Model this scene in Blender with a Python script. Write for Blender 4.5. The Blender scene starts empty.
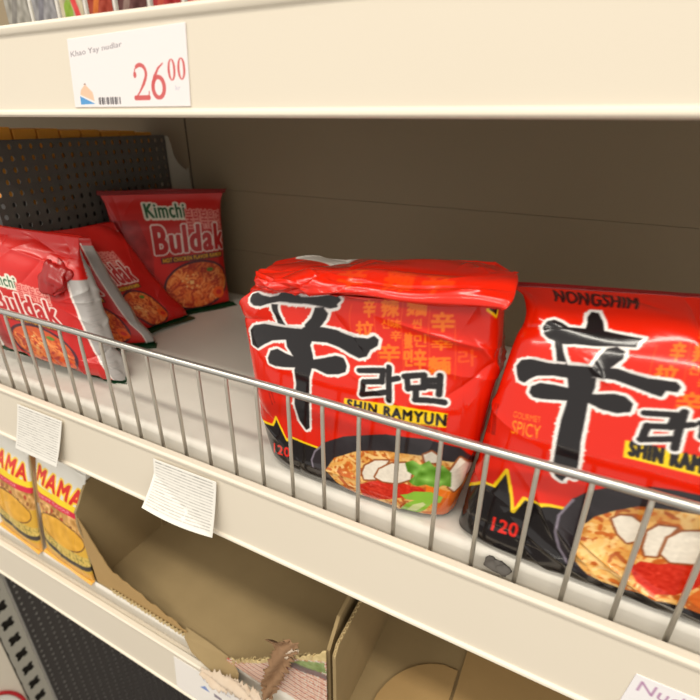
import math, random
import numpy as np

# ---------------------------------------------------------------- numeric helpers
def lin(c):
    c = np.asarray(c, float) / 255.0
    return np.where(c <= 0.04045, c / 12.92, ((c + 0.055) / 1.055) ** 2.4)

def curve(pts, t):
    """smooth (monotone cubic) interpolation of rows (t, a, b, ...) at t"""
    p = np.asarray(pts, float)
    x, Y = p[:, 0], p[:, 1:]
    d = np.diff(Y, axis=0) / np.diff(x)[:, None]
    m = np.zeros_like(Y)
    m[0], m[-1] = d[0], d[-1]
    for i in range(1, len(x) - 1):
        s = d[i - 1] * d[i]
        m[i] = np.where(s > 0, 2 * s / (d[i - 1] + d[i] + 1e-12 * np.sign(d[i - 1] + d[i] + 1e-30)), 0)
    t = np.clip(np.asarray(t, float), x[0], x[-1])
    k = np.clip(np.searchsorted(x, t, side='right') - 1, 0, len(x) - 2)
    h = (x[k + 1] - x[k])[..., None]
    u = ((t - x[k])[..., None]) / h
    out = ((2*u**3 - 3*u**2 + 1) * Y[k] + (u**3 - 2*u**2 + u) * h * m[k]
           + (-2*u**3 + 3*u**2) * Y[k + 1] + (u**3 - u**2) * h * m[k + 1])
    return out if out.shape[-1] > 1 else out[..., 0]

def super_half(n, cnt):
    """arc-length even samples of the half superellipse from left (-1,0) over the front (0,1) to right (1,0)"""
    th = np.linspace(math.pi, 0, 2001)
    c, s = np.cos(th), np.sin(th)
    ex = np.sign(c) * np.abs(c) ** (2 / n)
    ey = np.abs(s) ** (2 / n)
    L = np.concatenate([[0], np.cumsum(np.hypot(np.diff(ex), .3 * np.diff(ey)))])
    q = np.linspace(0, L[-1], cnt)
    return np.interp(q, L, ex), np.interp(q, L, ey)

class Pack:
    """pillow packet of film: local x right, y away from the viewer, z up (centimetres)"""
    def __init__(s, front, back, left, right, n=3.2, tilt=((0, 0), (1, 0)), twist=((0, 0), (1, 0)),
                 creases=0, seed=1, crease_amp=.10, crinkle=.02, extra=None, folds=()):
        s.front, s.back, s.left, s.right = front, back, left, right
        s.n, s.tilt, s.twist, s.extra, s.crinkle = n, tilt, twist, extra, crinkle
        r = random.Random(seed)
        s.cr = []
        for k in range(creases):
            edge = r.random()
            if edge < .4: c = (r.uniform(0, 1), r.choice((r.uniform(.0, .16), r.uniform(.72, 1))))
            elif edge < .8: c = (r.choice((r.uniform(0, .16), r.uniform(.84, 1))), r.uniform(0, 1))
            else: c = (r.uniform(0, 1), r.uniform(0, 1))
            s.cr.append((c, r.uniform(0, math.pi), r.uniform(.06, .22), r.uniform(.008, .022),
                         r.choice((-1, 1)) * r.uniform(.4, 1) * crease_amp))
        s.cr += list(folds)
        s.ph = [(r.uniform(0, 6.28), r.uniform(5, 26), r.uniform(0, math.pi), r.uniform(.3, 1)) for _ in range(9)]
        s.frame = None
    def half(s, nu, nv, side):
        t = np.linspace(0, 1, nv)
        ex, ey = super_half(s.n, nu)
        F, B = curve(s.front, t), curve(s.back, t)
        l, r = curve(s.left, t), curve(s.right, t)
        tl, tw = curve(s.tilt, t), curve(s.twist, t)
        S = np.linspace(0, 1, nu)
        SS, TT = np.meshgrid(S, t)
        EX = np.broadcast_to(ex, SS.shape)
        q = (1 + side * np.broadcast_to(ey, SS.shape)) / 2
        X = (l + r)[:, None] / 2 + (r - l)[:, None] / 2 * EX
        Y = F[:, 0][:, None] * q + B[:, 0][:, None] * (1 - q) + tw[:, None] * EX
        Z = F[:, 1][:, None] * q + B[:, 1][:, None] * (1 - q) + tl[:, None] * EX
        d = np.zeros_like(SS)
        for (c, a, L, w, am) in s.cr:
            dx, dt = SS - c[0], TT - c[1]
            u = dx * math.cos(a) + dt * math.sin(a)
            v = -dx * math.sin(a) + dt * math.cos(a)
            d += am * np.exp(-(u / L) ** 2) * np.exp(-np.abs(v) / w)
        for (p, f, a, g) in s.ph:
            d += s.crinkle * g * np.sin(p + f * (SS * math.cos(a) + TT * math.sin(a)) + 1.7 * np.sin(3 * SS + p) )
        if s.extra: d += s.extra(SS, TT, side)
        d *= np.minimum(1, np.minimum(SS, 1 - SS) * 30)          # both halves meet at the side folds
        d *= np.minimum(1, np.minimum(TT + .02, 1.02 - TT) * 25)
        # push along the surface normal of the smooth shape
        P = np.stack([X, Y, Z], -1)
        gu = np.gradient(P, axis=1); gv = np.gradient(P, axis=0)
        N = np.cross(gu, gv); N /= np.linalg.norm(N, axis=-1, keepdims=True) + 1e-9
        N[:, 0] = N[:, 1]; N[:, -1] = N[:, -2]
        P = P + N * (d * (1 if side > 0 else -1))[..., None] * 1.0
        if s.frame is not None:
            o, R = s.frame
            P = P @ np.asarray(R, float) + np.asarray(o, float)
        return P

# frame helper: rows are the directions of local x, y, z
def frame(origin, yaw=0, lean=0, roll=0):
    cy, sy = math.cos(yaw), math.sin(yaw)
    x = np.array([cy, sy, 0.]); y = np.array([-sy, cy, 0.]); z = np.array([0, 0, 1.])
    cl, sl = math.cos(lean), math.sin(lean)             # lean back: up tips towards +y
    z2 = cl * z + sl * y; y2 = cl * y - sl * z
    cr, sr = math.cos(roll), math.sin(roll)             # roll: up tips towards +x
    z3 = cr * z2 + sr * x; x3 = cr * x - sr * z2
    return (np.array(origin, float), np.array([x3, y2, z3]))

# ---------------------------------------------------------------- packets on the shelf (centimetres from the camera)
def lip_fold(S, T, side):
    if side < 0: return 0 * S
    w = .55 + .45 * np.sin(S * 5 + .5)
    return -.22 * np.exp(-((T - .74) / .03) ** 2) * w

def soft_top(S, T, side):
    if side < 0: return 0 * S
    return .12 * np.sin(S * 15 + T * 22) * np.exp(-((T - .90) / .06) ** 2)

SHIN_A = Pack(
    front=[(0, 23.6, -22.1), (.05, 21.9, -21.9), (.12, 21.5, -20.9), (.40, 21.9, -15.8), (.68, 22.6, -10.3), (.76, 22.6, -8.75), (.86, 24.2, -8.6), (.95, 25.8, -8.45), (1, 26.8, -8.3)],
    back=[(0, 25.0, -22.15), (.05, 26.6, -21.9), (.15, 27.2, -20.4), (.45, 27.3, -15), (.70, 27.3, -10.8), (.86, 27.0, -9.6), (.95, 26.6, -8.75), (1, 26.85, -8.35)],
    left=[(0, -17.6), (.06, -18.0), (.3, -19.1), (.55, -20.0), (.68, -20.5), (.76, -19.7), (.86, -19.3), (1, -18.8)],
    right=[(0, -5.6), (.06, -4.9), (.2, -4.3), (.4, -3.8), (.55, -3.6), (.72, -3.8), (.80, -4.2), (.90, -4.4), (.97, -3.8), (1, -3.6)],
    tilt=[(0, 0), (.4, .15), (.76, .85), (.9, 1.0), (1, .85)], n=4.0,
    folds=[((.93, .60), -.8, .08, .014, .30), ((.88, .56), .7, .10, .012, -.18), ((.80, .66), -.2, .16, .012, .22), ((.05, .66), .9, .08, .012, .2), ((.62, .48), -.35, .12, .01, .10)], creases=34, seed=5, crease_amp=.13, crinkle=.012, extra=lip_fold)
def fold_wrinkle(S, T, side):
    return .13 * np.sin(S * 21 + T * 5) * np.exp(-((S - .28) / .22) ** 2) * side + .10 * np.sin(S * 12 - T * 7) * side
FOLD_A = Pack(
    front=[(0, 22.25, -8.6), (.12, 21.8, -8.4), (.25, 22.05, -7.95), (.5, 23.6, -7.6), (.8, 25.6, -7.6), (1, 27.0, -7.8)],
    back=[(0, 22.3, -8.65), (.12, 22.3, -8.65), (.25, 22.9, -8.5), (.5, 24.0, -8.3), (.8, 25.7, -8.1), (1, 27.05, -7.9)],
    left=[(0, -16.9), (.12, -17.6), (.3, -18.2), (.7, -18.6), (1, -18.2)],
    right=[(0, -3.9), (.12, -3.35), (.3, -3.1), (.6, -3.3), (.85, -4.3), (1, -5.0)],
    tilt=[(0, .55), (.3, .6), (.6, .8), (1, .75)], n=2.6, creases=30, seed=31, crease_amp=.18, crinkle=.015, extra=fold_wrinkle,
    folds=[((.30, .30), 1.2, .35, .02, -.45), ((.36, .4), 1.35, .3, .02, .30), ((.06, .3), 1.9, .25, .03, .25), ((.16, .35), 1.3, .3, .02, -.2), ((.70, .35), .12, .25, .03, -.25), ((.55, .6), .1, .4, .03, -.25)])
SHIN_B = Pack(
    front=[(0, 22.9, -22.1), (.05, 21.4, -21.9), (.12, 21.15, -20.9), (.40, 21.6, -15.8), (.72, 22.6, -10.3), (.84, 23.4, -8.8), (.93, 24.8, -7.85), (1, 26.2, -7.4)],
    back=[(0, 24.4, -22.15), (.05, 26.0, -21.9), (.15, 26.5, -20.4), (.45, 26.5, -15), (.72, 26.5, -11), (.86, 26.4, -9.2), (.95, 26.0, -7.9), (1, 26.25, -7.45)],
    left=[(0, -3.6), (.06, -4.3), (.15, -4.2), (.3, -3.8), (.6, -3.3), (.78, -2.9), (.88, -2.6), (.95, -3.0), (1, -3.8)],
    right=[(0, 11.2), (.06, 11.8), (.3, 12.2), (.7, 12.2), (.9, 11.6), (1, 12.6)],
    tilt=[(0, 0), (.7, .2), (.9, .35), (1, .7)], n=4.0, creases=26, seed=11, crease_amp=.13, crinkle=.012, extra=soft_top,
    folds=[((.36, .22), -.75, .13, .013, .30), ((.42, .20), -.60, .12, .010, -.16), ((.50, .17), -.45, .13, .012, .30), ((.30, .26), -1.0, .08, .011, .24), ((.22, .26), 1.0, .05, .010, .16), ((.58, .13), -.3, .12, .011, .26), ((.34, .15), -.5, .10, .010, .24), ((.30, .72), -.7, .05, .014, .22)])

def pillow(W, H, T, shear=0., top_shift=None, n=3.0, thick_top=.86, bot_fold=True, **k):
    """plain pillow packet standing on its bottom seal; local origin at the bottom centre"""
    h = T / 2
    f = [(0, -.06, .05), (.05, -h * .62, .35), (.13, -h * .95, H * .12), (.45, -h, H * .45), (.72, -h * .92, H * .72), (thick_top, -h * .45, H * .88), (.95, -.10, H * .955), (1, -.04, H)]
    b = [(a, -y, z) for a, y, z in f]
    w = W / 2
    s = shear
    l = [(0, -w), (.08, -w * .97), (.25, -w * .94 + s * .25), (.75, -w * .95 + s * .75), (.92, -w * .98 + s * .92), (1, -w * 1.03 + s)]
    r = [(0, w), (.08, w * .97), (.25, w * .94 + s * .25), (.75, w * .95 + s * .75), (.92, w * .98 + s * .92), (1, w * 1.03 + s)]
    return Pack(f, b, l, r, n=n, **k)

D2R = math.pi / 180
BUL_FRONT = pillow(14.4, 12.4, 3.6, shear=-3.8, n=3.4, creases=26, seed=3, crease_amp=.22, crinkle=.02, tilt=[(0, -.75), (1, -.3)])
BUL_FRONT.frame = frame((-43.7, 24.5, -21.5), 9 * D2R, 8 * D2R, 0)
BUL_SECOND = pillow(8.6, 11.6, 2.2, shear=-4.6, n=3.2, creases=20, seed=4, crease_amp=.18, crinkle=.02, tilt=[(0, -.2), (1, -.4)])
BUL_SECOND.frame = frame((-44.0, 30.0, -22.0), 44 * D2R, 10 * D2R, 0)
BUL_THIRD = pillow(8.0, 12.2, 1.7, shear=-5.6, n=3.0, creases=18, seed=8, crease_amp=.12, crinkle=.02)
BUL_THIRD.frame = frame((-44.0, 36.4, -22.1), 80 * D2R, 13 * D2R, 0)
BUL_BACK = pillow(13.2, 14.2, 2.0, shear=0.5, n=3.0, creases=18, seed=9, crease_amp=.08, crinkle=.02, tilt=[(0, 0), (1, -.35)])
BUL_BACK.frame = frame((-45.1, 41.0, -22.1), 62 * D2R, 3 * D2R, 0)
MAMA_RIGHT = pillow(9.4, 14.6, 1.6, shear=0, n=2.8, creases=16, seed=21, crease_amp=.08, crinkle=.02)
MAMA_RIGHT.frame = frame((-49.3, 21.75, -48.9), -2 * D2R, 8 * D2R, 2 * D2R)
MAMA_LEFT = pillow(9.4, 14.6, 1.6, shear=0, n=2.8, creases=16, seed=22, crease_amp=.08, crinkle=.02)
MAMA_LEFT.frame = frame((-58.9, 21.75, -48.9), -3 * D2R, 8 * D2R, 1 * D2R)
MAMA_RED = pillow(10.0, 16.0, 2.0, shear=0, n=2.8, creases=12, seed=23, crease_amp=.08, crinkle=.02)
MAMA_RED.frame = frame((-61.0, 27.0, -48.9), 0, 6 * D2R, 0)
ART_A = {'han':[[(0.1448,0.6999),(0.1359,0.7103),(0.13,0.7266),(0.1533,0.7338),(0.1857,0.7249),(0.2226,0.7211),(0.2516,0.7267),(0.2588,0.7418),(0.25,0.811),(0.2501,0.8422),(0.285,0.8175),(0.3182,0.7352),(0.3379,0.7267),(0.3892,0.7305),(0.4397,0.7396),(0.4664,0.738),(0.4795,0.7271),(0.47,0.7156),(0.4756,0.7093),(0.4517,0.7029),(0.4283,0.7063),(0.3754,0.7101),(0.3176,0.7094),(0.2692,0.7107),(0.2255,0.7019),(0.1992,0.6926),(0.1665,0.6911)],[(0.2408,0.7027),(0.2646,0.703),(0.2859,0.6493),(0.2994,0.6304),(0.2671,0.6258),(0.2591,0.6658)],[(0.4008,0.7031),(0.4285,0.7058),(0.4482,0.6913),(0.4429,0.674),(0.4146,0.6416),(0.366,0.6359),(0.3659,0.6476),(0.3916,0.6726),(0.3993,0.691)],[(0.1253,0.5696),(0.129,0.5939),(0.1552,0.6158),(0.1931,0.6271),(0.2294,0.6351),(0.2933,0.6311),(0.3619,0.6361),(0.4269,0.6473),(0.4726,0.644),(0.5087,0.6355),(0.5467,0.6309),(0.5762,0.6317),(0.5968,0.6421),(0.6099,0.6328),(0.6057,0.615),(0.5821,0.6001),(0.5694,0.5794),(0.5431,0.5702),(0.5132,0.5789),(0.4757,0.5937),(0.4375,0.6015),(0.3892,0.5985),(0.3293,0.5898),(0.2755,0.5866),(0.2263,0.5759),(0.195,0.559),(0.153,0.5334),(0.1243,0.5399)],[(0.2887,0.6304),(0.3789,0.6418),(0.393,0.6147),(0.3775,0.5839),(0.383,0.556),(0.3852,0.5345),(0.3679,0.4792),(0.3629,0.4076),(0.3564,0.2977),(0.3414,0.2849),(0.3164,0.3121),(0.2988,0.3703),(0.3144,0.444),(0.3089,0.4898),(0.322,0.5229),(0.3037,0.5422),(0.2855,0.5655)],[(0.1982,0.5092),(0.2143,0.539),(0.2462,0.5508),(0.278,0.5413),(0.3228,0.5344),(0.3837,0.5401),(0.4256,0.5522),(0.466,0.5663),(0.4909,0.5633),(0.5033,0.5407),(0.4994,0.5224),(0.4735,0.5102),(0.4329,0.5026),(0.3912,0.5122),(0.3567,0.5093),(0.3114,0.5003),(0.264,0.4919),(0.2295,0.4882),(0.2024,0.4916)]],'slash':[[(0.1864,0.6316),(0.2304,0.6423),(0.2946,0.6382),(0.3608,0.6397),(0.3533,0.6329),(0.2842,0.6298),(0.2187,0.6296)],[(0.4764,0.6458),(0.532,0.6368),(0.5466,0.6302),(0.5271,0.6292),(0.4871,0.6387)]],'ra':[[(0.5449,0.5344),(0.6244,0.5485)],[(0.6222,0.5481),(0.6196,0.5146)],[(0.621,0.5162),(0.5615,0.5042)],[(0.562,0.5055),(0.5578,0.4638)],[(0.5562,0.4634),(0.6331,0.4874)],[(0.6405,0.5609),(0.641,0.5253),(0.6495,0.4661)],[(0.6411,0.524),(0.6695,0.5343)],[(0.6883,0.5426),(0.7458,0.5562)],[(0.6956,0.5451),(0.7025,0.5105)],[(0.7445,0.556),(0.7479,0.5215)],[(0.7016,0.5123),(0.7492,0.5223)],[(0.7905,0.5609),(0.7934,0.5095)],[(0.7489,0.5423),(0.7916,0.5473)],[(0.7506,0.5269),(0.7923,0.5313)],[(0.7261,0.5134),(0.7295,0.4841)],[(0.7275,0.4837),(0.7659,0.4892),(0.8116,0.4897)]],'banner':[[(0.4961,0.4389),(0.6739,0.4575),(0.8269,0.4611),(0.8307,0.4184),(0.6785,0.4078),(0.4916,0.3972)]],'shin_text':[[(0.5074,0.4083),(0.8277,0.4238),(0.8233,0.4566),(0.5092,0.4373)]],'small_text':[[(0.7093,0.3986),(0.8076,0.4061),(0.8061,0.4218),(0.7089,0.4138)]],'zig':[[(0.111,0.2457),(0.142,0.2481),(0.1783,0.254),(0.2031,0.2936),(0.213,0.2697),(0.2436,0.2149),(0.2689,0.2356),(0.2978,0.233),(0.37,0.2297),(0.4392,0.2286)]],'bowl_outer':[[(0.3484,0.154),(0.3665,0.2058),(0.4102,0.2557),(0.4923,0.3024),(0.6477,0.3535),(0.7864,0.3714),(0.8827,0.3581),(1.0955,0.1869),(0.994,0.1243),(0.932,0.0626),(0.8484,0.0549),(0.722,0.053),(0.5716,0.0549),(0.4347,0.0925),(0.3696,0.1051)]],'bowl_rim':[[(0.3585,0.1391),(0.3521,0.1673),(0.372,0.2099),(0.4161,0.253)]],'noodles':[[(0.4159,0.1473),(0.4568,0.2111),(0.5486,0.2653),(0.6536,0.2965),(0.7694,0.3127),(0.8776,0.3064),(1.0955,0.1137),(0.9916,0.1166),(0.932,0.0626),(0.858,0.0549),(0.7341,0.0642),(0.5835,0.0549),(0.4628,0.0975)]],'mush':[[(0.5733,0.1861),(0.5827,0.2182),(0.6179,0.2495),(0.6677,0.2652),(0.6552,0.2362),(0.63,0.1932),(0.6249,0.1758),(0.5836,0.1622)],[(0.6239,0.1851),(0.6381,0.2227),(0.6791,0.2581),(0.7296,0.2754),(0.7528,0.2557),(0.7526,0.2197),(0.7103,0.1889),(0.6564,0.1784)],[(0.7798,0.3175),(0.802,0.3341),(0.8236,0.3229),(0.8269,0.2983),(0.792,0.2923)],[(0.8836,0.211),(0.8722,0.2736),(0.8904,0.3242),(0.9771,0.2567),(0.9645,0.2314),(0.9249,0.2044),(0.909,0.1877)]],'chili':[[(0.5607,0.1306),(0.6232,0.1704),(0.6983,0.1967),(0.7914,0.1984),(0.8157,0.1858),(0.7786,0.1618),(0.6766,0.0976),(0.5835,0.0549)]],'leaf':[[(0.7258,0.2743),(0.7494,0.2912),(0.7757,0.2807),(0.8009,0.3018),(0.8213,0.2819),(0.8458,0.2931),(0.8775,0.2691),(0.8912,0.2103),(0.8631,0.2192),(0.8464,0.2033),(0.808,0.2127),(0.7813,0.1999),(0.7491,0.2106),(0.7644,0.2384),(0.7376,0.2457)]],'carrot':[[(0.8085,0.2105),(0.8477,0.2059),(0.8964,0.1912),(0.8979,0.1585),(0.8461,0.1723),(0.8139,0.1854)]],'onion':[[(0.7283,0.1447),(0.7758,0.1766),(0.8331,0.1866),(0.8761,0.1678),(0.8737,0.1406),(0.8227,0.1455),(0.7683,0.1343)],[(0.7339,0.0607),(0.7565,0.1139),(0.8014,0.1501),(0.8525,0.1464),(0.8332,0.1032),(0.8031,0.0549)]],'onion_in':[[(0.7666,0.0761),(0.7829,0.1146),(0.8149,0.1354),(0.8273,0.1267),(0.8001,0.079)]],'broth':[[(0.8542,0.1396),(0.8829,0.1779),(0.9262,0.2012),(1.0955,0.1195),(0.9916,0.1224),(0.9415,0.0684),(0.9129,0.0511),(0.8771,0.053)]],'hanja':[[(0.5257,0.855),(0.5802,0.8586),(0.6226,0.5384),(0.5709,0.529)]],'hcols':[[(0.5649,0.6926),(0.5989,0.6957),(0.588,0.7366),(0.5534,0.7339)],[(0.6192,0.6977),(0.6686,0.7009),(0.6606,0.7423),(0.6086,0.7381)],[(0.6906,0.7048),(0.7441,0.7084),(0.7416,0.7567),(0.6845,0.7493)],[(0.764,0.6743),(0.8225,0.6783),(0.8183,0.7208),(0.7583,0.7167)],[(0.5383,0.633),(0.5937,0.6405),(0.5954,0.6836),(0.5414,0.6776)],[(0.6468,0.6695),(0.6773,0.6732),(0.6761,0.6965),(0.6469,0.6945)],[(0.6094,0.5686),(0.6732,0.5789),(0.6726,0.6281),(0.6107,0.6201)],[(0.7115,0.6787),(0.7359,0.6803),(0.733,0.7003),(0.7079,0.6986)],[(0.686,0.6175),(0.7091,0.6204),(0.7098,0.6641),(0.6866,0.6611)],[(0.7143,0.6272),(0.7474,0.6309),(0.7491,0.6657),(0.7148,0.6602)],[(0.7601,0.6234),(0.8181,0.6299),(0.8181,0.6594),(0.7602,0.6512)],[(0.7573,0.5604),(0.8167,0.569),(0.8129,0.6114),(0.7545,0.6049)],[(0.6457,0.6341),(0.6761,0.6378),(0.6768,0.6664),(0.6465,0.6629)],[(0.6869,0.5714),(0.7105,0.5751),(0.7091,0.6174),(0.6861,0.6144)],[(0.7161,0.5634),(0.7504,0.5688),(0.7475,0.6249),(0.7143,0.621)],[(0.6654,0.762),(0.752,0.7759),(0.7185,0.8962),(0.621,0.8962)],[(0.8355,0.5907),(0.883,0.592),(0.8783,0.6348),(0.8329,0.6316)],[(0.6193,0.6663),(0.6434,0.6691),(0.6437,0.6943),(0.6197,0.6921)],[(0.6098,0.7745),(0.6556,0.7811),(0.623,0.8649),(0.5739,0.8607)]],'hlines':[[(0.5186,0.7193),(0.5216,0.6236)],[(0.5936,0.7453),(0.6072,0.5715)],[(0.6733,0.7543),(0.6852,0.5585)],[(0.7527,0.7239),(0.7592,0.5513)],[(0.8227,0.6992),(0.8301,0.5548)]],'sidetext':[[(0.1808,0.377),(0.1911,0.3353),(0.198,0.3397),(0.1877,0.3814)],[(0.1943,0.3849),(0.2053,0.3471),(0.2097,0.3499),(0.2007,0.3882)]],'code':[[(0.1366,0.1172),(0.2447,0.1439),(0.2531,0.1864),(0.1601,0.1714)]],'hilogo':[[(0.9042,0.7295),(0.9367,0.7127),(0.9537,0.7418),(0.9209,0.7767)]],'gourmet':[[(0.0847,0.421),(0.1892,0.4353),(0.1923,0.4579),(0.0823,0.4441)]]}
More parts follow.
